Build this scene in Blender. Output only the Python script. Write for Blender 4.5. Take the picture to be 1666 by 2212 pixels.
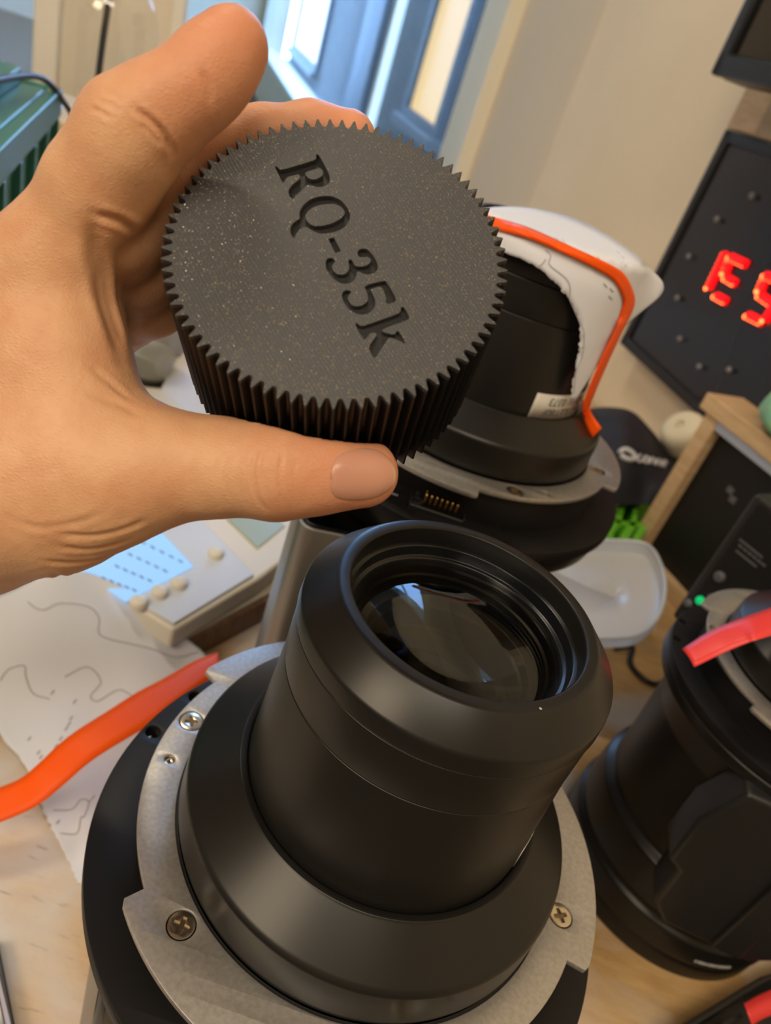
import bpy, bmesh, math, random
import numpy as np
from mathutils import Vector, Matrix
random.seed(7); RNG = np.random.RandomState(7)
D = bpy.data; SC = bpy.context.scene; COL = SC.collection
for o in list(D.objects): D.objects.remove(o)

# ------------------------------------------------------------------ camera
F = 1600.0; CX, CY = 833.0, 1106.0; CAMH = 0.5
PITCH, ROLL = math.radians(31.866), math.radians(20.088)
_n = np.array([-math.sin(ROLL)*math.cos(PITCH), math.cos(ROLL)*math.cos(PITCH), math.sin(PITCH)])
_zw = -_n; _yw = np.array([0, 0, 1.0]) - _n*_n[2]; _yw /= np.linalg.norm(_yw); _xw = np.cross(_yw, _zw)
RW = np.stack([_xw, _yw, _zw]); CAMP = np.array([0, 0, CAMH])
cd = D.cameras.new('camera'); cam = D.objects.new('camera', cd); COL.objects.link(cam)
cd.sensor_fit = 'VERTICAL'; cd.lens = 6.81; cd.sensor_height = 6.81*2212/F; cd.sensor_width = 6.81*1666/F
cd.clip_start = 0.01; cd.clip_end = 60
_m = Matrix.Identity(4)
for i in range(3):
    _m[i][0] = RW[i][0]; _m[i][1] = -RW[i][1]; _m[i][2] = -RW[i][2]; _m[i][3] = CAMP[i]
cam.matrix_world = _m
cd.dof.use_dof = True; cd.dof.focus_distance = 0.25; cd.dof.aperture_fstop = 3.0
SC.camera = cam
# ------------------------------------------------------------------ light
vs = SC.view_settings; vs.view_transform = 'Standard'; vs.look = 'None'; vs.gamma = 1; vs.use_curve_mapping = False
vs.exposure = 0.10
wd = D.worlds.new('dusk_sky'); SC.world = wd; wd.use_nodes = True
bg = wd.node_tree.nodes['Background']; bg.inputs[0].default_value = (0.28, 0.53, 1.0, 1); bg.inputs[1].default_value = 13.0
def area(name, loc, target, sx, sy, power, color):
    l = D.lights.new(name, 'AREA'); l.shape = 'RECTANGLE'; l.size = sx; l.size_y = sy; l.energy = power; l.color = color
    o = D.objects.new(name, l); COL.objects.link(o); o.location = loc
    o.rotation_euler = (Vector(target)-Vector(loc)).to_track_quat('-Z', 'Y').to_euler(); return o
area('wall_lamp', (-0.85, -0.95, 1.45), (0.0, 0.25, 0.25), 0.75, 0.65, 19, (1.0, 0.80, 0.56))
area('overhead_light', (0.1, -1.1, 2.36), (0.15, 0.5, 0.2), 1.3, 0.5, 22, (1.0, 0.86, 0.66))
area('overhead_light', (-0.95, 1.0, 2.36), (-0.95, 1.0, 0.0), 0.7, 0.10, 14, (1.0, 0.86, 0.66))  # added fill light, brightens the cross wall behind the bottle

# ------------------------------------------------------------------ helpers
def P(px, py, d):            # photo pixel at a depth along the view axis -> place in the room
    return CAMP + RW @ (np.array([(px-CX)/F, (py-CY)/F, 1.0])*d)
def ray(px, py): 
    v = RW @ np.array([(px-CX)/F, (py-CY)/F, 1.0]); return v
def PZ(px, py, z):
    v = ray(px, py); return CAMP + v*((z-CAMH)/v[2])
def PP(px, py, p0, nrm):
    v = ray(px, py); return CAMP + v*(np.dot(np.array(p0)-CAMP, nrm)/np.dot(v, nrm))

MATS = {}
def mat(name, base, rough=.5, metal=0., spec=.5, var=None, bump=None, emit=None, sss=None, trans=0., coat=0., alpha=1., ior=1.45):
    if name in MATS: return MATS[name]
    m = D.materials.new(name); m.use_nodes = True; nt = m.node_tree; N = nt.nodes; L = nt.links
    b = N['Principled BSDF']; I = b.inputs
    I['Base Color'].default_value = (*base, 1); I['Roughness'].default_value = rough; I['Metallic'].default_value = metal
    I['Specular IOR Level'].default_value = spec; I['Transmission Weight'].default_value = trans; I['Coat Weight'].default_value = coat
    I['Alpha'].default_value = alpha; I['IOR'].default_value = ior
    if emit: I['Emission Color'].default_value = (*emit[0], 1); I['Emission Strength'].default_value = emit[1]
    if sss:
        I['Subsurface Weight'].default_value = sss[0]; I['Subsurface Radius'].default_value = sss[1]; I['Subsurface Scale'].default_value = sss[2]
    tc = N.new('ShaderNodeTexCoord')
    if var:   # (scale, colour2, contrast lo, hi [, stretch])
        nz = N.new('ShaderNodeTexNoise'); nz.inputs['Scale'].default_value = var[0]; nz.inputs['Detail'].default_value = 6
        if len(var) > 4:
            mp = N.new('ShaderNodeMapping'); mp.inputs['Scale'].default_value = var[4]
            if len(var) > 5: mp.inputs['Rotation'].default_value = var[5]
            L.new(tc.outputs['Object'], mp.inputs[0]); L.new(mp.outputs[0], nz.inputs['Vector'])
        else: L.new(tc.outputs['Object'], nz.inputs['Vector'])
        cr = N.new('ShaderNodeValToRGB'); e = cr.color_ramp.elements
        e[0].position = var[2]; e[0].color = (*base, 1); e[1].position = var[3]; e[1].color = (*var[1], 1)
        L.new(nz.outputs[0], cr.inputs[0]); L.new(cr.outputs[0], I['Base Color'])
    if bump:  # (scale, strength, distance)
        nb = N.new('ShaderNodeTexNoise'); nb.inputs['Scale'].default_value = bump[0]; nb.inputs['Detail'].default_value = 4
        L.new(tc.outputs['Object'], nb.inputs['Vector'])
        bp = N.new('ShaderNodeBump'); bp.inputs['Strength'].default_value = bump[1]; bp.inputs['Distance'].default_value = bump[2]
        L.new(nb.outputs[0], bp.inputs['Height']); L.new(bp.outputs[0], I['Normal'])
    MATS[name] = m; return m

def worldorigin(p):
    o = Vector((0, 0, 0))
    while p is not None: o += p.location; p = p.parent
    return o
def setp(o, label=None, cat=None, group=None, kind=None):
    if label: o['label'] = label
    if cat: o['category'] = cat
    if group: o['group'] = group
    if kind: o['kind'] = kind
    return o
def thing(name, loc, label, cat, group=None, kind=None):
    o = D.objects.new(name, None); o.empty_display_size = .02; COL.objects.link(o); o.location = [float(c) for c in loc]
    return setp(o, label, cat, group, kind)
def mesh(name, vf, m, parent=None, smooth=35, origin=None, bevel=None, solid=None, subsurf=0):
    """world-space verts/faces -> ONE mesh object; origin is the parent's place (or the given base)"""
    V, Fc = vf; V = np.asarray(V, float).reshape(-1, 3)
    if parent is not None: org = np.array(worldorigin(parent))
    elif origin is not None: org = np.array(origin, float)
    else:
        org = np.array([(V[:, 0].min()+V[:, 0].max())/2, (V[:, 1].min()+V[:, 1].max())/2, V[:, 2].min()])
    me = D.meshes.new(name); me.from_pydata((V-org).tolist(), [], [list(map(int, f)) for f in Fc]); me.validate()
    bm = bmesh.new(); bm.from_mesh(me); bmesh.ops.recalc_face_normals(bm, faces=bm.faces); bm.to_mesh(me); bm.free()
    if smooth is not None:
        me.polygons.foreach_set('use_smooth', [True]*len(me.polygons)); me.set_sharp_from_angle(angle=math.radians(smooth))
    for mm in (m if isinstance(m, (list, tuple)) else [m]): me.materials.append(mm)
    o = D.objects.new(name, me); COL.objects.link(o)
    if parent is not None: o.parent = parent
    else: o.location = org.tolist()
    if solid: md = o.modifiers.new('s', 'SOLIDIFY'); md.thickness = solid; md.offset = 0
    if bevel:
        md = o.modifiers.new('b', 'BEVEL'); md.width = bevel; md.segments = 3; md.limit_method = 'ANGLE'; md.angle_limit = math.radians(40)
    if subsurf: md = o.modifiers.new('ss', 'SUBSURF'); md.levels = subsurf; md.render_levels = subsurf
    return o
def join(*vfs):
    V = []; Fc = []; k = 0
    for v, f in vfs:
        v = np.asarray(v, float).reshape(-1, 3); V.append(v); Fc += [[i+k for i in q] for q in f]; k += len(v)
    return np.concatenate(V), Fc
def lathe(c, prof, seg=128, closed=False, a0=0., a1=2*math.pi):
    """profile [(r,z)] round the vertical axis through c=(x,y)"""
    full = abs(a1-a0-2*math.pi) < 1e-6; ns = seg if full else seg+1
    V = []; Fc = []
    for r, z in prof:
        for i in range(ns):
            a = a0+(a1-a0)*i/seg; V.append((c[0]+r*math.cos(a), c[1]+r*math.sin(a), z))
    n = len(prof)
    for j in range(n if closed else n-1):
        for i in range(seg):
            k = (i+1) % ns; A = j*ns; B = ((j+1) % n)*ns
            Fc.append((A+i, A+k, B+k, B+i))
    return np.array(V), Fc
def rnd(prof, b=.0008, k=3):
    """round the corners of a lathe profile"""
    out = [prof[0]]
    for i in range(1, len(prof)-1):
        p, q, r = np.array(prof[i-1]), np.array(prof[i]), np.array(prof[i+1])
        u = (p-q); v = (r-q); lu, lv = np.linalg.norm(u), np.linalg.norm(v)
        bb = min(b, lu*.45, lv*.45); s = q+u/lu*bb; e = q+v/lv*bb
        for t in np.linspace(0, 1, k+1): out.append(tuple((1-t)**2*s+2*t*(1-t)*q+t*t*e))
    out.append(prof[-1]); return out
def obox(c, ax, ay, az):
    """box from centre and three half-axis vectors"""
    c = np.array(c, float); V = []
    for k in (-1, 1):
        for s, t in ((-1, -1), (1, -1), (1, 1), (-1, 1)): V.append(c+np.array(ax)*s+np.array(ay)*t+np.array(az)*k)
    return np.array(V), [(3, 2, 1, 0), (4, 5, 6, 7), (0, 1, 5, 4), (1, 2, 6, 5), (2, 3, 7, 6), (3, 0, 4, 7)]
def prism(pts, off):
    """polygon (3d points) pushed along the vector off"""
    p = np.array(pts, float); n = len(p); V = np.concatenate([p, p+np.array(off)])
    return V, [list(range(n))[::-1], [n+i for i in range(n)]] + [(i, (i+1) % n, n+(i+1) % n, n+i) for i in range(n)]
def tube(pts, r, seg=10, caps=True):
    p = np.array(pts, float); n = len(p); rr = np.full(n, r) if np.isscalar(r) else np.array(r)
    V = []; Fc = []; up = None
    for i in range(n):
        t = p[min(i+1, n-1)]-p[max(i-1, 0)]; t /= np.linalg.norm(t)+1e-12
        if up is None: up = np.cross(t, [0.3, 0.2, .9]); up /= np.linalg.norm(up)
        up = up-t*np.dot(up, t); up /= np.linalg.norm(up)+1e-12; w = np.cross(t, up)
        for k in range(seg):
            a = 2*math.pi*k/seg; V.append(p[i]+rr[i]*(math.cos(a)*up+math.sin(a)*w))
    for i in range(n-1):
        for k in range(seg): Fc.append((i*seg+k, i*seg+(k+1) % seg, (i+1)*seg+(k+1) % seg, (i+1)*seg+k))
    if caps: Fc += [list(range(seg))[::-1], [(n-1)*seg+k for k in range(seg)]]
    return np.array(V), Fc
def spline(pts, n=12):
    p = np.array(pts, float); out = []
    q = np.concatenate([[2*p[0]-p[1]], p, [2*p[-1]-p[-2]]])
    for i in range(1, len(q)-2):
        for t in np.linspace(0, 1, n, endpoint=False):
            a, b, c, d = q[i-1:i+3]
            out.append(.5*((2*b)+(c-a)*t+(2*a-5*b+4*c-d)*t*t+(3*b-a-3*c+d)*t**3))
    out.append(p[-1]); return np.array(out)
def grid(rows):
    """rows of equal length -> quad sheet"""
    R = np.array(rows, float); a, b = R.shape[:2]
    return R.reshape(-1, 3), [(i*b+j, i*b+j+1, (i+1)*b+j+1, (i+1)*b+j) for i in range(a-1) for j in range(b-1)]
def text(name, s, size, origin, ex, ey, m, parent, thick=.0002):
    c = D.curves.new(name, 'FONT'); c.body = s; c.size = size; c.extrude = thick; c.resolution_u = 3
    o = D.objects.new(name, c); COL.objects.link(o); ex = Vector(ex).normalized(); ey = Vector(ey).normalized(); ez = ex.cross(ey)
    me = D.meshes.new_from_object(o); D.objects.remove(o); D.curves.remove(c)
    V = np.array([v.co[:] for v in me.vertices]); Fc = [list(p.vertices) for p in me.polygons]; D.meshes.remove(me)
    W = np.array(origin)+V[:, :1]*np.array(ex)+V[:, 1:2]*np.array(ey)+V[:, 2:3]*np.array(ez)
    return mesh(name, (W, Fc), m, parent, smooth=None)

# ------------------------------------------------------------------ materials
M_black = mat('satin_black_metal', (.010, .0095, .009), .34, 0, .42, bump=(2500, .05, .0002))
M_black2 = mat('matte_black_metal', (.008, .008, .009), .45, 0, .3)
M_deep = mat('flat_black', (.004, .004, .004), .7, 0, .2)
M_blueblk = mat('glossy_black_ring', (.006, .007, .009), .22, 0, .6)
M_zinc = mat('zinc_plate', (.50, .485, .47), .40, .75, .5, var=(500, (.40, .385, .37), .35, .70), bump=(1500, .06, .0002))
M_screw = mat('nickel_screw', (.66, .58, .46), .25, 1.0)
M_orange = mat('orange_tape', (.92, .10, .004), .45, 0, .25, bump=(90, .15, .001))
M_red = mat('red_tape', (.80, .05, .05), .38, 0, .5)
M_gold = mat('gold_contact', (.85, .55, .16), .25, 1.0)
M_plasticblk = mat('black_plastic', (.014, .014, .015), .38, 0, .5)
M_white = mat('white_print', (.45, .45, .45), .6)
M_sticker = mat('pale_sticker', (.62, .60, .56), .5)
M_ink = mat('grey_ink', (.12, .12, .12), .6)
# ------------------------------------------------------------------ the room
# the long wall with the window runs away to the left
U = np.array([-0.3859, 0.9225, 0.0]); U /= np.linalg.norm(U); NW = np.array([-U[1], U[0], 0.0])   # NW points into the room
v_ = ray(1344, 744); W0 = CAMP + v_*(1.45/math.hypot(v_[0], v_[1])) - NW*0.05
def PW(px, py, off=0.): return PP(px, py, W0+NW*off, NW)
def wallpt(s, z, off=0.): p = W0+U*s+NW*off; return np.array([p[0], p[1], z])
def wall_s(p): return float(np.dot(np.array(p)-W0, U))
ZC, ZFL = 3.60, -0.75
sJ = wall_s(PW(1080, 180)); sF = sJ+9.0; sNear = -2.6; sEnd = sF+0.3
zSill = -0.25; zHead = 3.50
M_wall = mat('beige_wall_paint', (.86, .74, .55), .75, 0, .3, var=(3, (.82, .70, .51), .4, .7), bump=(150, .08, .002))
M_cream = mat('cream_paint', (.90, .83, .66), .5, 0, .4, bump=(60, .05, .002))
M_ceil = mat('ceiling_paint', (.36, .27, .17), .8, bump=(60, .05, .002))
M_shade = mat('reveal_shade', (.76, .64, .47), .7, bump=(60, .05, .002))
def wbox(s0, s1, z0, z1, o0, o1):
    c = wallpt((s0+s1)/2, (z0+z1)/2, (o0+o1)/2); return obox(c, U*(s1-s0)/2, NW*(o1-o0)/2, (0, 0, (z1-z0)/2))
TH = 0.28
setp(mesh('wall_right', join(wbox(sNear, sJ, ZFL, ZC, -TH, 0), wbox(sF, sEnd, ZFL, ZC, -TH, 0), wbox(sJ, sF, ZFL, zSill, -TH, 0), wbox(sJ, sF, zHead, ZC, -TH, 0)), M_wall, smooth=None), kind='structure')
# flat strip whose darker colour stands for the shade beside the jamb
sA = wall_s(PW(1238, 200)); 
setp(mesh('shade_strip', wbox(sA, sJ, ZFL, ZC, 0, .002), M_shade), kind='structure')
sB = wall_s(PW(1030, 180))-.02
w1 = setp(mesh('window_1', join(wbox(sJ-.005, sB+.02, zSill, zHead, -.06, .05), wbox(sF-.08, sF, zSill, zHead, -.12, .02), wbox(sB, sF-.08, zHead-.08, zHead, -.12, .02), wbox(sB, sF-.08, zSill, zSill+.05, -.12, .05), wbox(sJ+1.9, sJ+1.96, zSill+.05, zHead-.08, -.10, -.05)), M_cream, smooth=None, bevel=.004), kind='structure')
M_pane = mat('window_glass', (.9, .95, 1), .02, 0, .5, alpha=.10)
for a, b in ((sB, sJ+1.9), (sJ+1.96, sF-.08)): mesh('pane', wbox(a, b, zSill+.05, zHead-.08, -.09, -.084), M_pane, w1, smooth=None)
# end wall, with a second window at its left
sP = 1.35                      # a cross wall with its own window stands in front of the far end
EW = wallpt(sP, 0, 0); UE = NW
def ebox(t0, t1, z0, z1, o0, o1):
    c = EW+UE*(t0+t1)/2-U*(o0+o1)/2; c[2] = (z0+z1)/2; return obox(c, UE*(t1-t0)/2, U*(o1-o0)/2, (0, 0, (z1-z0)/2))
def PE(px, py): return PP(px, py, EW, U)
def end_t(p): return float(np.dot(np.array(p)-EW, UE))
tL = end_t(PE(84, 60)); tL2 = tL+2.2
tR = end_t(PE(404, 30))
setp(mesh('wall_end', join(ebox(tR, tL, ZFL, ZC, -.15, 0), ebox(tL2, 4.2, ZFL, ZC, -.15, 0), ebox(tL, tL2, ZFL, 0, -.15, 0), ebox(tL, tL2, 2.2, ZC, -.15, 0)), M_wall, smooth=None), kind='structure')
tM = end_t(PE(130, 60))
w2 = setp(mesh('window_2', join(ebox(tM, tL+.01, -.05, 2.25, -.05, .03), ebox(tL2, tL2+.08, -.05, 2.25, -.05, .03), ebox(tL, tL2, -.05, .03, -.05, .03), ebox(tL, tL2, 2.17, 2.25, -.05, .03)), M_cream, bevel=.005), kind='structure')
mesh('pane', ebox(tL, tL2, .03, 2.17, -.04, -.035), M_pane, w2, smooth=None)
setp(mesh('trim_2', join(ebox(end_t(PE(398, 30)), end_t(PE(372, 30)), ZFL, ZC, 0, .03)), M_cream, bevel=.004), kind='structure')
# the rest of the shell, behind and to the left of the camera
def quad(*p): return np.array(p, float), [(0, 1, 2, 3)]
cA, cB = wallpt(sNear, 0), wallpt(sEnd, 0); cC = cB+UE*4.2; cD = wallpt(sNear, 0)+UE*4.2
def q4(a, b, z0, z1): return prism([(a[0], a[1], z0), (b[0], b[1], z0), (b[0], b[1], z1), (a[0], a[1], z1)], np.cross(np.append((b-a)[:2], 0)/np.linalg.norm((b-a)[:2]), (0, 0, 1))*-.08)
M_walld = mat('darkened_wall_paint', (.42, .34, .24), .75, bump=(60, .1, .002))  # unseen walls darkened to cut reflections in the black lenses
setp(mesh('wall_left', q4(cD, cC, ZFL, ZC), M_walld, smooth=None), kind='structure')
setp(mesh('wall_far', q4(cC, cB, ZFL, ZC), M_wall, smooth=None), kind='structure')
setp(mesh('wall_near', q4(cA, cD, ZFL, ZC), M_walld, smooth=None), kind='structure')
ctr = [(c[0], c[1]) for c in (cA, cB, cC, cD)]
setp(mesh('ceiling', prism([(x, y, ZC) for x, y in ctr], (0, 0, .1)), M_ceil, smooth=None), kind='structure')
M_floor = mat('dark_floor', (.16, .13, .10), .6, bump=(30, .1, .003))
setp(mesh('floor', prism([(x, y, ZFL-.1) for x, y in ctr], (0, 0, .1)), M_floor, smooth=None), kind='structure')

M_yard = mat('yard_paving', (.05, .055, .06), .8, var=(2, (.06, .065, .07), .4, .6), bump=(6, .3, .02))
setp(mesh('ground', prism([(-30, -4, -3.1), (30, -4, -3.1), (30, 40, -3.1), (-30, 40, -3.1)], (0, 0, -.1)), M_yard, smooth=None), kind='structure')
# neighbouring building across the yard, lit windows in blue frames
M_fac = mat('blue_grey_render', (.045, .05, .05), .8, var=(6, (.065, .065, .06), .4, .6), bump=(40, .2, .004))
M_bframe = mat('blue_window_frame', (.018, .040, .065), .5, bump=(40, .1, .002))
M_pale = mat('pale_sill', (.09, .10, .105), .6, bump=(40, .1, .002))
M_lit = mat('lit_window', (.10, .085, .05), .4, emit=((1.0, .68, .22), .9))
fo = -1.15
bld = thing('neighbour_building', wallpt(sJ+1.5, ZFL-1, fo), 'blue grey building with lit yellow windows, seen through the window', 'building')
mesh('facade', wbox(sJ-.6, sJ+16, -3.05, 1.35, fo-.3, fo), M_fac, bld, smooth=None)
def PF(px, py): return PP(px, py, W0+NW*fo, NW)
def bwin(x0, x1, ybot, xb):
    s0 = wall_s(PF(x0, 10)); s1 = wall_s(PF(x1, 10)); zb = PF(xb, ybot)[2]; zt = min(zb+1.7, 1.25); lo, hi = min(s0, s1), max(s0, s1)
    fr = mesh('window', join(wbox(lo-.10, lo, zb-.08, zt, fo, fo+.07), wbox(hi, hi+.10, zb-.08, zt, fo, fo+.07), wbox(lo, hi, zb-.08, zb, fo, fo+.07), wbox(lo, hi, zt-.08, zt, fo, fo+.07)), M_bframe, bld, smooth=None)
    mesh('pane', wbox(lo, hi, zb, zt-.08, fo, fo+.02), M_lit, fr, smooth=None)
    mesh('sill', wbox(lo-.16, hi+.16, zb-.17, zb-.08, fo, fo+.14), M_pale, fr, smooth=None, bevel=.01)
bwin(655, 720, 122, 665); bwin(955, 1037, 262, 930)
mesh('downpipe', wbox(wall_s(PF(830, 100)), wall_s(PF(790, 100)), -3.05, 1.35, fo, fo+.10), M_bframe, bld, smooth=None)
mesh('ledge', wbox(sJ-.5, sJ+15.5, PF(800, 330)[2]-.12, PF(800, 330)[2], fo, fo+.22), M_pale, bld, smooth=None, bevel=.01)

# ------------------------------------------------------------------ table
def table_mat():
    m = mat('worn_table_wood', (.50, .33, .17), .42, 0, .5, bump=(300, .08, .0006)); nt = m.node_tree; N = nt.nodes; L = nt.links; b = N['Principled BSDF']
    tc = N.new('ShaderNodeTexCoord')
    mp = N.new('ShaderNodeMapping'); mp.inputs['Scale'].default_value = (1, 6, 1); mp.inputs['Rotation'].default_value = (0, 0, .35)
    n1 = N.new('ShaderNodeTexNoise'); n1.inputs['Scale'].default_value = 26; n1.inputs['Detail'].default_value = 10; n1.inputs['Roughness'].default_value = .65
    n2 = N.new('ShaderNodeTexNoise'); n2.inputs['Scale'].default_value = 9; n2.inputs['Detail'].default_value = 5; n2.inputs['Distortion'].default_value = .6
    n3 = N.new('ShaderNodeTexNoise'); n3.inputs['Scale'].default_value = 70; n3.inputs['Detail'].default_value = 3
    L.new(tc.outputs['Object'], mp.inputs[0]); L.new(mp.outputs[0], n1.inputs['Vector']); L.new(tc.outputs['Object'], n2.inputs['Vector']); L.new(mp.outputs[0], n3.inputs['Vector'])
    c1 = N.new('ShaderNodeValToRGB'); c1.color_ramp.elements[0].color = (.50, .29, .11, 1); c1.color_ramp.elements[1].color = (.64, .43, .21, 1); c1.color_ramp.elements[0].position = .3; c1.color_ramp.elements[1].position = .7
    L.new(n1.outputs[0], c1.inputs[0])
    c2 = N.new('ShaderNodeValToRGB'); c2.color_ramp.elements[0].position = .40; c2.color_ramp.elements[1].position = .56
    sx = N.new('ShaderNodeSeparateXYZ'); L.new(tc.outputs['Object'], sx.inputs[0])
    wr = N.new('ShaderNodeMath'); wr.operation = 'MULTIPLY_ADD'; L.new(sx.outputs[0], wr.inputs[0]); wr.inputs[1].default_value = -.28; L.new(n2.outputs[0], wr.inputs[2])   # more pale patches towards the left
    L.new(wr.outputs[0], c2.inputs[0])
    mx = N.new('ShaderNodeMix'); mx.data_type = 'RGBA'; L.new(c2.outputs[0], mx.inputs[0]); L.new(c1.outputs[0], mx.inputs[6]); mx.inputs[7].default_value = (.60, .55, .50, 1)
    c3 = N.new('ShaderNodeValToRGB'); c3.color_ramp.elements[0].position = .66; c3.color_ramp.elements[1].position = .78
    L.new(n3.outputs[0], c3.inputs[0])
    ml = N.new('ShaderNodeMix'); ml.data_type = 'RGBA'; L.new(c3.outputs[0], ml.inputs[0]); L.new(mx.outputs[2], ml.inputs[6]); ml.inputs[7].default_value = (.30, .23, .18, 1)
    L.new(ml.outputs[2], b.inputs['Base Color']); return m
M_table = table_mat()
sN = min(wall_s(PZ(0, 2212, 0)), wall_s(PZ(1666, 2212, 0)))-.05     # the bench ends just short of the camera
tv = [wallpt(sN, 0, .01), wallpt(1.15, 0, .01), wallpt(1.15, 0, 1.75), wallpt(sN, 0, 1.75)]
tb = thing('workbench', (0, .5, ZFL), 'worn light wooden workbench top under the lenses', 'table')
mesh('tabletop', prism([(p[0], p[1], -.04) for p in tv], (0, 0, .04)), M_table, tb, smooth=None, bevel=.004)
for s_, o_ in ((sN+.1, .1), (1.05, .1), (1.05, 1.65), (sN+.1, 1.65)):
    p = wallpt(s_, 0, o_); mesh('leg', obox((p[0], p[1], (ZFL-.04)/2), (.03, 0, 0), (0, .03, 0), (0, 0, (-.04-ZFL)/2)), M_table, tb, smooth=None)
# ------------------------------------------------------------------ flat shapes with holes (2d outlines -> solid)
def flat(outlines, z0, z1, bev=0.0):
    """closed 2d outlines, even-odd filled, extruded from z0 to z1; returns local verts/faces"""
    c = D.curves.new('tmp', 'CURVE'); c.dimensions = '2D'; c.fill_mode = 'BOTH'
    c.extrude = (z1-z0)/2-bev; c.bevel_depth = bev; c.bevel_resolution = 1
    if bev: c.offset = -bev
    for ol in outlines:
        s = c.splines.new('POLY'); s.points.add(len(ol)-1)
        for i, (x, y) in enumerate(ol): s.points[i].co = (x*1000, y*1000, 0, 1)
        s.use_cyclic_u = True
    c.extrude *= 1000; c.bevel_depth *= 1000; c.offset *= 1000
    o = D.objects.new('tmp', c); me = D.meshes.new_from_object(o); D.objects.remove(o); D.curves.remove(c)
    bm = bmesh.new(); bm.from_mesh(me); bmesh.ops.remove_doubles(bm, verts=bm.verts, dist=1e-3); bm.to_mesh(me); bm.free()
    V = np.array([v.co[:] for v in me.vertices])/1000; Fc = [list(p.vertices) for p in me.polygons]; D.meshes.remove(me)
    V[:, 2] += (z0+z1)/2; return V, Fc
def circ(x, y, r, n=32, a0=0.): return [(x+r*math.cos(a0+2*math.pi*i/n), y+r*math.sin(a0+2*math.pi*i/n)) for i in range(n)]
def shift(vf, o): return np.asarray(vf[0])+np.array(o), vf[1]
def rot2(pts, a): c, s = math.cos(a), math.sin(a); return [(x*c-y*s, x*s+y*c) for x, y in pts]

# ------------------------------------------------------------------ glass that mirrors a little and lets the rest through
def glass_mat(name, tint, gloss, ior=1.55):
    m = D.materials.new(name); m.use_nodes = True; nt = m.node_tree; N = nt.nodes; L = nt.links; N.clear()
    out = N.new('ShaderNodeOutputMaterial'); t = N.new('ShaderNodeBsdfTransparent'); g = N.new('ShaderNodeBsdfGlossy'); f = N.new('ShaderNodeFresnel'); mx = N.new('ShaderNodeMixShader')
    t.inputs[0].default_value = (*tint, 1); g.inputs['Color'].default_value = (*gloss, 1); g.inputs['Roughness'].default_value = .01; f.inputs['IOR'].default_value = ior
    L.new(f.outputs[0], mx.inputs[0]); L.new(t.outputs[0], mx.inputs[1]); L.new(g.outputs[0], mx.inputs[2]); L.new(mx.outputs[0], out.inputs[0]); return m
M_glass1 = glass_mat('front_element_glass', (.93, .9, .82), (.75, .8, .85), 1.5)
M_glass2 = glass_mat('inner_element_glass', (.9, .85, .72), (.75, .85, 1), 1.9)
M_glass3 = glass_mat('deep_element_glass', (.8, .75, .6), (.6, .6, 1), 1.8)
M_inner = mat('brown_black_bore', (.020, .015, .010), .35, 0, .5)

def dome(c, r, zr, sag, seg=96, n=14):
    prof = [(r*i/n, zr+sag*(1-(i/n)**2)) for i in range(n, -1, -1)]; prof[-1] = (1e-5, prof[-1][1])
    return lathe(c, prof, seg)
def screw(parent, x, y, z, r, ang, name='screw'):
    s = mesh(name, shift(flat([circ(0, 0, r*.80, 36), rot2([(-.12*r, -.50*r), (.12*r, -.50*r), (.15*r, -.15*r), (.50*r, -.12*r), (.50*r, .12*r), (.15*r, .15*r), (.12*r, .50*r), (-.12*r, .50*r), (-.15*r, .15*r), (-.50*r, .12*r), (-.50*r, -.12*r), (-.15*r, -.15*r)], ang)], -.0012, -.0001, .00012), (x, y, z)), M_screw, parent)
    mesh('recess', shift(flat([circ(0, 0, r*.6, 24)], -.0022, -.0011), (x, y, z)), mat('shaded_recess', (.22, .17, .11), .35, .9), s)  # shade put into the recess floor's colour so the cross reads
    return s
def plate_outline(rs, rb, lobes, hook=.004):
    """ring outline whose radius steps out over the lobes, with a small raised hook at each lobe's end"""
    pts = []
    for k, (a, b) in enumerate(lobes):
        nxt = lobes[(k+1) % len(lobes)][0]+(360 if k == len(lobes)-1 else 0)
        for t in np.linspace(a, b, 40): 
            r = rb
            e = min(t-a, b-t)
            if e < 1.0: r = rb-.0012*(1-e)**2
            pts.append((r*math.cos(math.radians(t)), r*math.sin(math.radians(t))))
        for t in np.linspace(b+.6, nxt-.6, 40): pts.append((rs*math.cos(math.radians(t)), rs*math.sin(math.radians(t))))
    return pts

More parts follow.
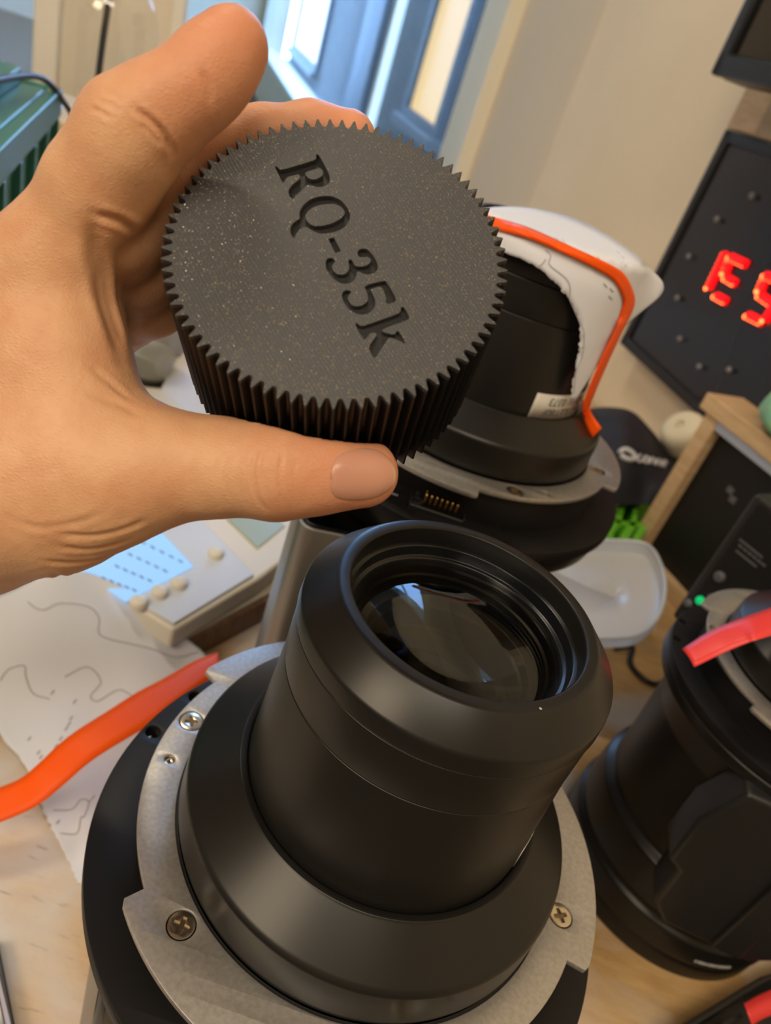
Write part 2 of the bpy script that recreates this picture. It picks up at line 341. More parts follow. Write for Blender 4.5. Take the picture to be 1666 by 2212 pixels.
def make_lens(name, label, c, zl, k=1.0, base=0.0, screws=True, group=None, rear=None, front=True):
    """projector zoom lens standing front up: c axis, zl height of the front lip, k size"""
    T = thing(name, (c[0], c[1], base), label, 'lens', group)
    pr = lambda p, b=.0008: rnd([(r*k, zl-h*k) for r, h in p], b*k)
    if front:
        fr = mesh('front_ring', lathe(c, pr([(.0443, .016), (.0443, .0), (.0492, .0), (.0596, .0106), (.0600, .0178), (.0588, .0182)], .0011)), M_black, T)
        mesh('retaining_ring', lathe(c, pr([(.0443, .0078), (.0427, .0082), (.0424, .0128), (.0408, .0132), (.0402, .0160)], .0004)), M_blueblk, fr)
        mesh('zoom_ring', lathe(c, pr([(.0580, .0184), (.0595, .0186), (.0594, .0382), (.0585, .0385)], .0005)), M_black, T)
        mesh('barrel', lathe(c, pr([(.0580, .0387), (.0592, .0389), (.0615, .0930), (.0615, .1100)], .0005)), M_black, T)
        mesh('inner_bore', lathe(c, pr([(.0404, .0150), (.0392, .0158), (.0372, .0260), (.0330, .0262), (.0320, .0300), (.0305, .0305), (.0295, .0400), (.0255, .0405), (.0245, .0500), (.0190, .0505), (.0180, .0680), (.0001, .0690)], .0003)), M_inner, T)
        for h_ in (.0185, .0205, .0225, .0245): mesh('bore_rib', lathe(c, pr([(.0378, h_), (.0366, h_+.0004), (.0366, h_+.0009), (.0378, h_+.0013)], .0002)), M_inner, T)
        mesh('front_element', dome(c, .0404*k, zl-.0148*k, .0075*k), M_glass1, T)
        mesh('second_element', dome(c, .0325*k, zl-.0255*k, -.0070*k), M_glass2, T)
        mesh('third_element', dome(c, .0240*k, zl-.0480*k, .0075*k), M_glass3, T)
    co = mesh('collar', lathe(c, pr([(.0618, .1080), (.0618, .0952), (.0650, .0946), (.0656, .0952), (.0826, .1078), (.0838, .1096), (.0846, .1270), (.0838, .1300)], .0010)), M_black, T)
    lob = [(-139.5, -84.0), (-18.7, 36.0), (101.0, 154.8)]
    hs = []; sp = []
    for q in range(6):
        a = math.radians(51.0+60*q); sp.append((.0930*math.cos(a), .0930*math.sin(a), .0056, a))
    for q in range(3):
        a = math.radians(-174.7+120*q); sp.append((.0926*math.cos(a), .0926*math.sin(a), .0023, a))
    ol = [plate_outline(.1002, .1092, lob), circ(0, 0, .0852, 128)]+[circ(x, y, r, 36) for x, y, r, a in sp]
    ol = [[(x*k, y*k) for x, y in o] for o in ol]
    zp = zl-.1304*k
    pl = mesh('mount_plate', shift(flat(ol, -.0030*k, 0, .0005*k), (c[0], c[1], zp)), M_zinc, T, smooth=30)
    for x, y, r, a in sp: 
        if r > .004: 
            screw(pl, c[0]+x*k, c[1]+y*k, zp-.0001, r*.98*k/.86, a+.6)
        else: screw(pl, c[0]+x*k, c[1]+y*k, zp-.0016*k, r*k, a)
    mesh('mount_boss', lathe(c, pr([(.0840, .1310), (.0965, .1334), (.0965, .1570)], .0004)), M_black2, T)
    hol = [(.1130*math.cos(math.radians(a)), .1130*math.sin(math.radians(a))) for a in (169.0, 153.3, 49, 33.3, -71, -86.7)]
    mesh('flange', shift(flat([circ(0, 0, .1185*k, 160), circ(0, 0, .0900*k, 96)]+[circ(x*k, y*k, .0035*k, 24) for x, y in hol], -.0085*k, 0, .0008*k), (c[0], c[1], zl-.1566*k)), M_black2, T, smooth=30)
    if rear is None:
        mesh('rear_barrel', lathe(c, rnd([(.088*k, zl-.1652*k), (.1160*k, zl-.1656*k), (.1130*k, zl-.180*k), (.095*k, zl-.183*k), (.091*k, base+.045), (.099*k, base+.043), (.100*k, base+.012), (.093*k, base+.010), (.093*k, base), (.02, base)], .0015)), M_black, T)
    else: mesh('rear_barrel', lathe(c, rnd(rear, .0018)), M_black, T)
    return T

# ------------------------------------------------------------------ the three lenses
L1 = np.array([0.04011, 0.21541]); Z1 = 0.34223
lens1 = make_lens('projector_lens', 'large black projector lens standing front up in the foreground, glass uncovered', L1, Z1)
# pale sticker low on the barrel, half hidden by its curve, and the printed dust specks' white dot on the lip
def arc_patch(c, r, a0, a1, z0, z1, r2=None, n=16, t=.0003):
    r2 = r if r2 is None else r2
    rows = [[(c[0]+rr*math.cos(math.radians(a)), c[1]+rr*math.sin(math.radians(a)), z) for a in np.linspace(a0, a1, n)] for z, rr in ((z0, r2), (z1, r))]
    return grid(rows)
mesh('sticker', arc_patch(L1, .0612, -28, 24, Z1-.0915, Z1-.0800, .0617), M_sticker, lens1, solid=.0002)
p = PZ(1168, 1531, Z1); mesh('white_dot', lathe((p[0], p[1]), [(.0005, Z1+.0001), (.0001, Z1+.0004)], 12), M_white, lens1)
# motor box under the flange at the lower left edge
a = math.radians(-150); cc = np.array([L1[0]+.094*math.cos(a), L1[1]+.094*math.sin(a)])
mesh('motor_box', obox((cc[0], cc[1], .085), (.018*math.sin(a), -.018*math.cos(a), 0), (.014*math.cos(a), .014*math.sin(a), 0), (0, 0, .075)), M_blueblk, lens1, bevel=.004)

ZP2 = 0.29664; L2 = np.array([0.03587, 0.48788]); Z2 = ZP2+.1304
lens2 = make_lens('projector_lens', 'black projector lens behind the held cap, wrapped in torn white paper', L2, Z2)
def lens2_extra():
    # label wrapped on the foot of the barrel, printed upside down
    r = .0617; zt, zb = Z2-.0765, Z2-.0915
    def ang(px, py):          # azimuth on the barrel seen at a pixel
        v = ray(px, py); o = CAMP[:2]-L2; A = v[0]**2+v[1]**2; B = 2*(o[0]*v[0]+o[1]*v[1]); Cc = o@o-r*r
        disc = max(B*B-4*A*Cc, 0); t = (-B-math.sqrt(disc))/(2*A); q = CAMP+v*t; return math.degrees(math.atan2(q[1]-L2[1], q[0]-L2[0])), q[2]
    aL, z_ = ang(1148, 880); aR, z2_ = ang(1240, 880)
    zc = ang(1190, 880)[1]
    aR = aL+62
    st = mesh('label_sticker', arc_patch(L2, r, aL, aR, zc-.0085, zc+.0085, r+.0003, 24), M_sticker, lens2, solid=.0002)
    # the lettering, upside down: reads right to left from here
    for s, zz in (('ET-D3LET80F', zc-.0012), ('SH2131 0373', zc+.0062)):
        c = D.curves.new('t', 'FONT'); c.body = s[::1]; c.size = .0074; c.extrude = 0.00003; o = D.objects.new('t', c); me = D.meshes.new_from_object(o); D.objects.remove(o); D.curves.remove(c)
        V = np.array([v.co[:] for v in me.vertices]); Fc = [list(q.vertices) for q in me.polygons]; D.meshes.remove(me)
        rr = r+.0006; W = []
        for x, y, z in V:
            t = math.radians(aL+47)-x/rr; 
            W.append((L2[0]+(rr+z)*math.cos(t), L2[1]+(rr+z)*math.sin(t), zz-y))
        mesh('lettering', (W, Fc), M_ink, st, smooth=None)
    # signal connector in front of the flange
    c0 = P(942, 1092, .452); ex = np.array([.995, .05, 0]); ex /= np.linalg.norm(ex); ey = np.array([-ex[1], ex[0], 0]); ez = np.array([0, 0, 1.])
    B = lambda x0, x1, y0, y1, z0, z1: obox(c0+ex*(x0+x1)/2+ey*(y0+y1)/2+ez*(z0+z1)/2, ex*(x1-x0)/2, ey*(y1-y0)/2, ez*(z1-z0)/2)
    cn = mesh('connector', join(B(-.017, .019, -.007, -.0055, -.03, -.0005), B(-.017, .019, .006, .0075, -.03, .003), B(-.017, -.0155, -.007, .0075, -.03, .001), B(.0175, .019, -.007, .0075, -.03, .001), B(-.0155, .0175, -.0055, .006, -.03, -.012)), M_plasticblk, lens2, smooth=None, bevel=.0006)
    post = lathe((0, 0), rnd([(.0001, -.012), (.0024, -.012), (.0024, .002), (.0001, .0075)], .0004), 16)
    for x in (-.0125, .0165): mesh('guide_post', shift(post, c0+ex*x+ey*.0045), M_plasticblk, cn)
    mesh('guide_socket', shift(lathe((0, 0), rnd([(.0026, -.012), (.0026, .001), (.0040, .001), (.0040, -.012)], .0003), 20), c0+ex*-.0125+ey*-.0025), M_plasticblk, cn)
    pin = rnd([(.0001, -.0115), (.0006, -.0115), (.0007, .0000), (.0001, .0006)], .0002)
    for i in range(7):
        for j in range(2):
            mesh('contact', shift(lathe((0, 0), pin, 8), c0+ex*(-.0078+i*.0033)+ey*(.0022-j*.0046)+ez*.0065), M_gold, cn)
    # square lug left of it
    mesh('lug', join(B(-.033, -.018, -.004, .012, -.03, -.006), B(-.030, -.023, .0005, .0075, -.006, -.002)), M_blueblk, lens2, smooth=None, bevel=.001)
    mesh('connector_base', B(-.036, .045, -.003, .03, -.06, -.029), M_plasticblk, lens2, smooth=None, bevel=.002)
lens2_extra()
# grey metal trough between the instrument and the lenses
M_greymet = mat('grey_satin_metal', (.42, .40, .37), .4, .6, bump=(900, .05, .0003))
def trough():
    c = P(738, 1098, .47); T = thing('metal_trough', (c[0], c[1], 0), 'grey metal trough with black inside, behind the foreground lens', 'container')
    def rr(w, d, r, n=8):
        pts = []
        for sx, sy, a in ((1, 1, 0), (-1, 1, 90), (-1, -1, 180), (1, -1, 270)):
            for t in np.linspace(0, 90, n): pts.append((sx*(w-r)+r*math.cos(math.radians(a+t)), sy*(d-r)+r*math.sin(math.radians(a+t))))
        return rot2(pts, .25)
    zt = c[2]
    mesh('shell', shift(flat([rr(.027, .030, .011), rr(.0245, .0275, .009)], 0, zt, .0006), (c[0], c[1], 0)), M_greymet, T)
    mesh('lining', shift(flat([rr(.0244, .0274, .009), rr(.0225, .0255, .008)], .01, zt+.0015, .0005), (c[0], c[1], 0)), M_blueblk, T)
    mesh('bottom', shift(flat([rr(.0225, .0255, .008)], .002, .03), (c[0], c[1], 0)), M_deep, T)
trough()

L3 = np.array([0.31875, 0.42375]); ZF3 = .21
def lens3_build():
    k = .83; zl = ZF3+.1566*k
    rear = [(.075, ZF3-.007), (.0985, ZF3-.0075), (.0985, ZF3-.016), (.090, ZF3-.020), (.083, ZF3-.045), (.0800, .085), (.0865, .080), (.0880, .048), (.0865, .046), (.0865, .043), (.0905, .040), (.0910, .020), (.0880, .018), (.0895, .014), (.0895, .0), (.02, .0)]
    T = make_lens('projector_lens', 'black projector lens at the right edge with a red tape strip across its rim', L3, zl, k, 0.0, rear=rear, front=False)
    # short open neck with a blue mirrored element
    h = lambda x: zl-x*k
    mesh('neck', lathe(L3, rnd([(.0615*k, h(.118)), (.0615*k, h(.094)), (.057*k, h(.094)), (.055*k, h(.112)), (.048*k, h(.113))], .0008)), M_black, T)
    mesh('element', dome(L3, .052*k, h(.112), .006), M_glass1, T)
    mesh('bore', lathe(L3, [(.053*k, h(.112)), (.048*k, h(.14)), (.0001, h(.141))]), M_deep, T)
    # black cover box bolted to the rear barrel, facing the camera
    a = math.radians(-97); er = np.array([math.cos(a), math.sin(a), 0]); et = np.array([-er[1], er[0], 0]); c0 = np.array([L3[0], L3[1], 0])
    pf = [(-.046, .1965), (.050, .1965), (.056, .185), (.056, .09), (.045, .075), (.030, .060), (-.030, .060), (-.044, .075), (-.046, .112), (-.056, .118), (-.058, .160)]
    pts = [c0+er*.070+et*x+np.array([0, 0, z]) for x, z in pf]
    cv = mesh('motor_cover', prism(pts, er*.030), M_plasticblk, T, smooth=30, bevel=.003)
    mesh('cover_ridge', obox(c0+er*.101+et*.012+np.array([0, 0, .115]), et*.010, er*.004, (0, 0, .05)), M_plasticblk, cv, bevel=.002)
    for x, z in ((.018, .184), (.030, .186)): 
        mesh('screw', shift(lathe((0, 0), rnd([(.0001, .002), (.0025, .0015), (.003, 0), (.003, -.004)], .0005), 16), c0+er*.09+et*x+np.array([0, 0, z])), M_screw, T)
    p = PZ(1550, 2098, .03); d = (p-c0); aa = math.degrees(math.atan2(d[1], d[0]))
    # worn white print on the foot ring
    for i in range(11):
        t = math.radians(aa-8+i*1.7); o = c0+np.array([math.cos(t), math.sin(t), 0])*.0906+np.array([0, 0, .026]); tt = np.array([-math.sin(t), math.cos(t), 0])
        mesh('printed_mark', obox(o, tt*(.0007+.0003*(i % 3)), np.array([math.cos(t), math.sin(t), 0])*.0008, (0, 0, .0011)), M_white, T, smooth=None)
    return T
lens3 = lens3_build()

# ------------------------------------------------------------------ the held cap
CAPC = np.array([(730.736-CX)/F, (547.089-CY)/F, 1.0]); CAPC *= .21107/np.linalg.norm(CAPC)
CAPM = np.array([-.09934, .32282, .94123]); CAPM /= np.linalg.norm(CAPM)
CEY = np.array([0, 1., 0])-CAPM*CAPM[1]; CEY /= np.linalg.norm(CEY); CEX = np.cross(CEY, CAPM)   # image-right, image-down on the face
CAPR, CAPD = .0465, .049
def cap_mat():
    m = mat('sparkling_charcoal_print', (.032, .032, .036), .5, 0, .5); nt = m.node_tree; N = nt.nodes; L = nt.links; b = N['Principled BSDF']
    tc = N.new('ShaderNodeTexCoord')
    mp = N.new('ShaderNodeMapping'); mp.inputs['Rotation'].default_value = (0, 0, math.radians(28)); L.new(tc.outputs['Object'], mp.inputs[0])
    wv = N.new('ShaderNodeTexWave'); wv.wave_type = 'BANDS'; wv.bands_direction = 'X'; wv.inputs['Scale'].default_value = 2000/math.pi/2*1.0; wv.inputs['Distortion'].default_value = 2.2; wv.inputs['Detail'].default_value = 2; wv.inputs['Detail Scale'].default_value = .6
    L.new(mp.outputs[0], wv.inputs['Vector'])
    nz = N.new('ShaderNodeTexNoise'); nz.inputs['Scale'].default_value = 2600; nz.inputs['Detail'].default_value = 3; L.new(tc.outputs['Object'], nz.inputs['Vector'])
    ad = N.new('ShaderNodeMath'); ad.operation = 'MULTIPLY_ADD'; L.new(wv.outputs['Fac'], ad.inputs[0]); ad.inputs[1].default_value = .30; L.new(nz.outputs[0], ad.inputs[2])
    bp = N.new('ShaderNodeBump'); bp.inputs['Strength'].default_value = .4; bp.inputs['Distance'].default_value = .00022; L.new(ad.outputs[0], bp.inputs['Height']); 
    vo = N.new('ShaderNodeTexVoronoi'); vo.inputs['Scale'].default_value = 4200; L.new(tc.outputs['Object'], vo.inputs['Vector'])
    sp = N.new('ShaderNodeSeparateColor'); L.new(vo.outputs['Color'], sp.inputs[0])
    gt = N.new('ShaderNodeMath'); gt.operation = 'GREATER_THAN'; gt.inputs[1].default_value = .955; L.new(sp.outputs[0], gt.inputs[0])
    # flakes: metallic cells, each tilted its own way
    ge = N.new('ShaderNodeNewGeometry'); vm = N.new('ShaderNodeVectorMath'); vm.operation = 'MULTIPLY_ADD'
    sb = N.new('ShaderNodeVectorMath'); sb.operation = 'SUBTRACT'; L.new(vo.outputs['Color'], sb.inputs[0]); sb.inputs[1].default_value = (.5, .5, .5)
    L.new(sb.outputs[0], vm.inputs[0]); vm.inputs[1].default_value = (1.1, 1.1, 1.1); L.new(bp.outputs[0], vm.inputs[2])
    nm = N.new('ShaderNodeVectorMath'); nm.operation = 'NORMALIZE'; L.new(vm.outputs[0], nm.inputs[0])
    mxn = N.new('ShaderNodeMix'); mxn.data_type = 'VECTOR'; L.new(gt.outputs[0], mxn.inputs[0]); L.new(bp.outputs[0], mxn.inputs[4]); L.new(nm.outputs[0], mxn.inputs[5])
    L.new(mxn.outputs[1], b.inputs['Normal'])
    mc = N.new('ShaderNodeMix'); mc.data_type = 'RGBA'; L.new(gt.outputs[0], mc.inputs[0]); mc.inputs[6].default_value = (.055, .057, .063, 1); mc.inputs[7].default_value = (.50, .45, .36, 1); L.new(mc.outputs[2], b.inputs['Base Color'])
    L.new(gt.outputs[0], b.inputs['Metallic']); 
    mr = N.new('ShaderNodeMapRange'); L.new(gt.outputs[0], mr.inputs[0]); mr.inputs[3].default_value = .46; mr.inputs[4].default_value = .28; L.new(mr.outputs[0], b.inputs['Roughness'])
    return m
M_cap = cap_mat()
LET = [
 (1, [(115,325),(150,330),(205,385),(300,375),(830,215),(865,185),(860,115),(890,110),(925,150),(1000,290),(1090,460),(1105,560),(1085,640),(1010,685),(890,700),(780,670),(720,655),(690,665),(600,760),(490,850),(465,900),(430,915),(385,870),(360,780),(385,715),(450,640),(560,560),(580,500),(540,465),(480,480),(340,515),(300,560),(275,625),(240,590),(170,440)]),
 (1, [(660,440),(700,415),(870,365),(940,360),(985,410),(990,470),(940,520),(850,560),(770,560),(710,530),(660,475)]),
 (1, [(1040,855),(1160,865),(1300,930),(1410,1050),(1470,1170),(1460,1290),(1400,1400),(1250,1490),(1050,1535),(920,1535),(790,1480),(700,1420),(640,1415),(560,1460),(500,1530),(480,1600),(450,1620),(400,1530),(395,1440),(430,1360),(520,1290),(570,1265),(560,1180),(575,1110),(640,1010),(750,920),(900,870)]),
 (1, [(1080,1000),(1200,1000),(1310,1050),(1375,1130),(1375,1190),(1300,1270),(1150,1350),(980,1395),(830,1400),(740,1360),(670,1280),(660,1210),(700,1140),(800,1060),(940,1015)]),
 (2, [(150,120),(240,95),(355,320),(265,355)]),
 (2, [(105,490),(140,440),(200,430),(240,450),(265,490),(215,550),(205,600),(240,660),(310,705),(390,710),(450,685),(490,630),(495,560),(480,480),(500,455),(545,470),(570,540),(620,575),(720,575),(800,550),(850,500),(850,450),(800,415),(720,420),(660,420),(625,360),(650,300),(720,275),(800,295),(880,380),(940,480),(965,560),(955,640),(900,690),(800,710),(720,690),(660,660),(620,660),(615,700),(580,800),(500,850),(400,865),(290,820),(180,720),(110,600)]),
 (2, [(735,890),(1080,805),(1120,840),(1200,980),(1270,1110),(1240,1165),(1130,1195),(1095,1160),(1110,1100),(1060,960),(1010,900),(840,950),(870,1010),(920,1120),(920,1220),(870,1310),(780,1360),(680,1370),(580,1340),(470,1260),(400,1150),(370,1060),(385,1000),(430,965),(500,970),(530,990),(475,1060),(470,1120),(520,1200),(600,1235),(700,1220),(790,1160),(810,1100),(790,1000)]),
 (2, [(595,1510),(630,1510),(670,1550),(750,1550),(1300,1355),(1345,1310),(1350,1245),(1390,1240),(1450,1330),(1490,1430),(1400,1480),(1130,1570),(1020,1630),(1090,1670),(1250,1700),(1275,1640),(1310,1640),(1370,1730),(1425,1855),(1350,1810),(1180,1745),(1130,1760),(1060,1880),(980,1990),(930,2080),(880,2070),(850,1990),(820,1930),(840,1860),(900,1780),(960,1690),(900,1660),(830,1680),(770,1770),(740,1780),(690,1710),(620,1590)])]
def chaikin(p):
    o = []
    for i in range(len(p)):
        a, b = np.array(p[i]), np.array(p[(i+1) % len(p)]); o += [tuple(.8*a+.2*b), tuple(.2*a+.8*b)]
    return o
def build_cap():
    def face2d(px, py):
        d = np.array([(px-CX)/F, (py-CY)/F, 1.0]); t = (CAPC@CAPM)/(d@CAPM); X = d*t-CAPC; return X@CEX, X@CEY
    NT = 82; gear = []
    for i in range(NT):
        for f, r in ((-.38, CAPR-.0029), (-.30, CAPR-.0025), (-.09, CAPR-.0004), (0, CAPR), (.09, CAPR-.0004), (.30, CAPR-.0025), (.38, CAPR-.0029), (.5, CAPR-.0030)):
            a = 2*math.pi*(i+f)/NT; gear.append((r*math.cos(a), r*math.sin(a)))
    outs = []
    for k, ol in LET:
        pts = [face2d(580+x/8.33, 320+y/8.33) if k == 1 else face2d(690+x/7.628, 500+y/7.628) for x, y in ol]
        outs.append(chaikin(pts) if len(pts) > 4 else pts)
    ED = .0016
    top = flat([gear]+outs, 0, ED, .00012); body = flat([gear, circ(0, 0, .0405, 96)], ED+.003, CAPD); mid = flat([gear], ED-.00005, ED+.0031)
    V, Fc = join(top, mid, body); nf = len(top[1]); nm_ = len(mid[1])
    me = D.meshes.new('lens_cap'); me.from_pydata(V.tolist(), [], Fc); 
    bm = bmesh.new(); bm.from_mesh(me); bmesh.ops.recalc_face_normals(bm, faces=bm.faces); bm.to_mesh(me); bm.free()
    me.materials.append(M_cap); me.materials.append(mat('smooth_shaded_print', (.011, .011, .012), .42, 0, .45, bump=(2200, .3, .0003)))  # smooth print, darkened to put shade into the engraved letter floors
    for p_ in me.polygons:
        if p_.index >= nf: p_.material_index = 1
    o = D.objects.new('lens_cap', me); COL.objects.link(o)
    R3 = RW @ np.stack([CEX, CEY, CAPM], 1); c = CAMP+RW@CAPC; mw = Matrix.Identity(4)
    for i in range(3):
        for j in range(3): mw[i][j] = R3[i][j]
        mw[i][3] = c[i]
    o.matrix_world = mw
    return setp(o, 'round toothed charcoal plastic cap engraved RQ-35k, held between thumb and fingers', 'lens cap')
cap = build_cap()
# ------------------------------------------------------------------ the hand, one continuous skin grown from a distance field
def cv(px, py, d): return np.array([(px-CX)/F*d, (py-CY)/F*d, d])
def cap_pt(deg, rad, s):     # place by angle round the cap (0 right, 90 down, 180 left, 270 up in the picture), distance from its axis, depth below its face
    a = math.radians(deg); return CAPC+(math.cos(a)*CEX+math.sin(a)*CEY)*rad+CAPM*s
class Field:
    def __init__(s): s.groups = []
    def add(s, chain, k): s.groups.append((chain, k))
def seg_sd(p, a, b, ra, rb):
    ab = b-a; q = p-a; t = np.clip((q@ab)/(ab@ab+1e-12), 0, 1); q = q-t[..., None]*ab; return np.sqrt((q*q).sum(-1))-(ra+t*(rb-ra))
def smin(a, b, k):
    h = np.clip(.5+.5*(b-a)/k, 0, 1); return b*(1-h)+a*h-k*h*(1-h)
def chain_sd(p, ch, k):
    d = None
    for (a, ra), (b, rb) in zip(ch[:-1], ch[1:]):
        e = seg_sd(p, a, b, ra, rb); d = e if d is None else smin(d, e, k)
    return d
def C_(l): return [(cv(x, y, d), r) for x, y, d, r in l]
INDEX = C_([(112, 560, .2090, .0138), (218, 398, .1985, .0136), (268, 318, .1925, .0126), (285, 280, .1905, .0122), (352, 236, .1890, .0110), (428, 186, .1880, .0100), (470, 138, .1880, .0097), (503, 98, .1880, .0090)])
THUMB = C_([(-90, 1085, .2260, .0262), (120, 1058, .2170, .0240), (240, 1030, .2130, .0195), (345, 1008, .2110, .0160), (470, 1010, .2100, .0131), (585, 1014, .2090, .0127), (620, 1014, .2090, .0123), (700, 1016, .2100, .0108), (785, 1022, .2110, .0098)])
# thumb pad pressed flat against the teeth
def mid_chain(ds, dr, sc, a_end, mcp, first=True):
    q = [(cv(*mcp), .0140*sc)]
    for deg, extra, r, s in ((196, .0180, .0125, .0170), (212, .0112, .0112, .0140), (228, .0098, .0108, .0120), (246, .0070, .0096, .0120), (262, .0060, .0090, .0120), (a_end, .0056, .0082, .0120)):
        q.append((cap_pt(deg if deg != a_end else a_end, CAPR+extra*sc+dr, s+ds), r*sc))
    return q
MIDDLE = mid_chain(0, 0.0, 1.0, 275, (188, 640, .2340))
RING = mid_chain(.0175, .0, .96, 268, (205, 690, .2540))
LITTLE = mid_chain(.0330, .0, .82, 258, (200, 730, .2720))
WR = (-420, 1010, .2680); 
PALM = [C_([(112, 560, .2090, .0138), (-60, 700, .2250, .0190), (-420, 980, .2560, .0280)]),
        C_([(185, 640, .2340, .0150), (-30, 790, .2440, .0200), (-420, 1020, .2700, .0280)]),
        C_([(200, 690, .2520, .0150), (-30, 850, .2600, .0200), (-420, 1060, .2800, .0260)]),
        C_([(195, 735, .2700, .0140), (-30, 900, .2760, .0190), (-420, 1090, .2900, .0240)]),
        C_([(140, 640, .2140, .0122), (152, 745, .2120, .0120), (185, 850, .2110, .0128)]),
        C_([(60, 660, .2160, .0165), (110, 790, .2150, .0170), (150, 920, .2140, .0180)]),
        C_([(-60, 730, .2230, .0200), (0, 860, .2210, .0210), (40, 990, .2190, .0220)]),
        C_([(-220, 860, .2350, .0240), (-200, 980, .2340, .0260), (-90, 1085, .2280, .0260)]),
        C_([(-90, 1085, .2280, .0262), (-300, 1120, .2450, .0300), (-560, 1180, .2700, .0330), (-1100, 1330, .3300, .0400)]),
        C_([(-420, 1020, .2700, .0280), (-700, 1180, .2950, .0310), (-1150, 1330, .3500, .0400)])]
def hand_sd(p):
    d = None
    for ch in PALM:
        e = chain_sd(p, ch, .010); d = e if d is None else smin(d, e, .013)
    d = smin(d, chain_sd(p, THUMB, .006), .012)
    d = smin(d, chain_sd(p, INDEX, .005), .008)
    m = chain_sd(p, MIDDLE, .005); d = smin(d, m, .0022)
    d = smin(d, chain_sd(p, RING, .005), .0018); d = smin(d, chain_sd(p, LITTLE, .005), .0018)
    # flesh gives way where it presses on the cap
    q = p-CAPC; s = q@CAPM; rad = np.linalg.norm(q-s[..., None]*CAPM, axis=-1)
    capd = np.maximum(rad-CAPR, np.maximum(-s, s-CAPD)); 
    return np.maximum(d, -(capd-.0001))
def surface_nets(fn, lo, hi, h):
    ns = np.ceil((hi-lo)/h).astype(int)+1; xs = [lo[i]+h*np.arange(ns[i]) for i in range(3)]
    # coarse blocks first: only those near the skin are sampled finely
    BS = 8; nb = (ns+BS-1)//BS; bc = np.stack(np.meshgrid(*[lo[i]+h*(BS*np.arange(nb[i])+BS/2) for i in range(3)], indexing='ij'), -1)
    cd_ = fn(bc.reshape(-1, 3)).reshape(nb); V = np.repeat(np.repeat(np.repeat(cd_, BS, 0), BS, 1), BS, 2).astype(np.float32)
    act = np.argwhere(np.abs(cd_) < h*BS*.95+.002); lat = np.stack(np.meshgrid(*[np.arange(BS)]*3, indexing='ij'), -1).reshape(-1, 3)
    for k in range(0, len(act), 64):
        ii = (act[k:k+64, None, :]*BS+lat[None]).reshape(-1, 3); V[ii[:, 0], ii[:, 1], ii[:, 2]] = fn(lo+h*ii)
    V = V[:ns[0], :ns[1], :ns[2]]
    S = V < 0; n0, n1, n2 = ns-1
    cnt = np.zeros((n0, n1, n2)); acc = np.zeros((n0, n1, n2, 3))
    cs = [(a, b, c) for a in (0, 1) for b in (0, 1) for c in (0, 1)]
    sl = lambda A, c: A[c[0]:c[0]+n0, c[1]:c[1]+n1, c[2]:c[2]+n2]
    for c in cs:
        for ax in range(3):
            if c[ax]: continue
            e = list(c); e[ax] = 1; va, vb = sl(V, c), sl(V, e); cr = (va < 0) != (vb < 0)
            t = np.where(cr, va/(va-vb+1e-20), 0); cnt += cr
            for q in range(3): acc[..., q] += np.where(cr, c[q]+(t if q == ax else 0), 0)
    act = cnt > 0; idx = -np.ones((n0, n1, n2), int); idx[act] = np.arange(act.sum()); ijk = np.argwhere(act)
    pts = lo+h*(ijk+acc[act]/cnt[act][:, None]); Fc = []
    for ax in range(3):
        b, c = (ax+1) % 3, (ax+2) % 3
        s0 = [slice(1, n) for n in (n0, n1, n2)]; s0[ax] = slice(0, (n0, n1, n2)[ax]); s1 = list(s0); s1[ax] = slice(1, (n0, n1, n2)[ax]+1)
        A, B = S[tuple(s0)], S[tuple(s1)]; w = np.argwhere(A != B); off = np.ones(3, int); off[ax] = 0; w = w+off
        flip = A[A != B]; eb = np.eye(3, dtype=int)[b]; ec = np.eye(3, dtype=int)[c]
        q = [idx[tuple((w-eb-ec).T)], idx[tuple((w-ec).T)], idx[tuple(w.T)], idx[tuple((w-eb).T)]]; q = np.stack(q, 1)
        q[~flip] = q[~flip][:, ::-1]; Fc.append(q)
    return pts, np.concatenate(Fc)
def grad(fn, p, e=2e-4):
    g = 0
    for k in ((1, -1, -1), (-1, -1, 1), (-1, 1, -1), (1, 1, 1)): g = g+np.array(k)*fn(p+np.array(k)*e)[..., None]
    return g/(np.linalg.norm(g, axis=-1, keepdims=True)+1e-12)
def trace(px, py, fn, d0=.12, d1=.34):
    u = np.array([(px-CX)/F, (py-CY)/F, 1.0]); ln = np.linalg.norm(u); d = d0
    for _ in range(80):
        s = float(fn((u*d)[None])[0]); d += s/ln*.9
        if s < 5e-5 or d > d1: break
    return u*d
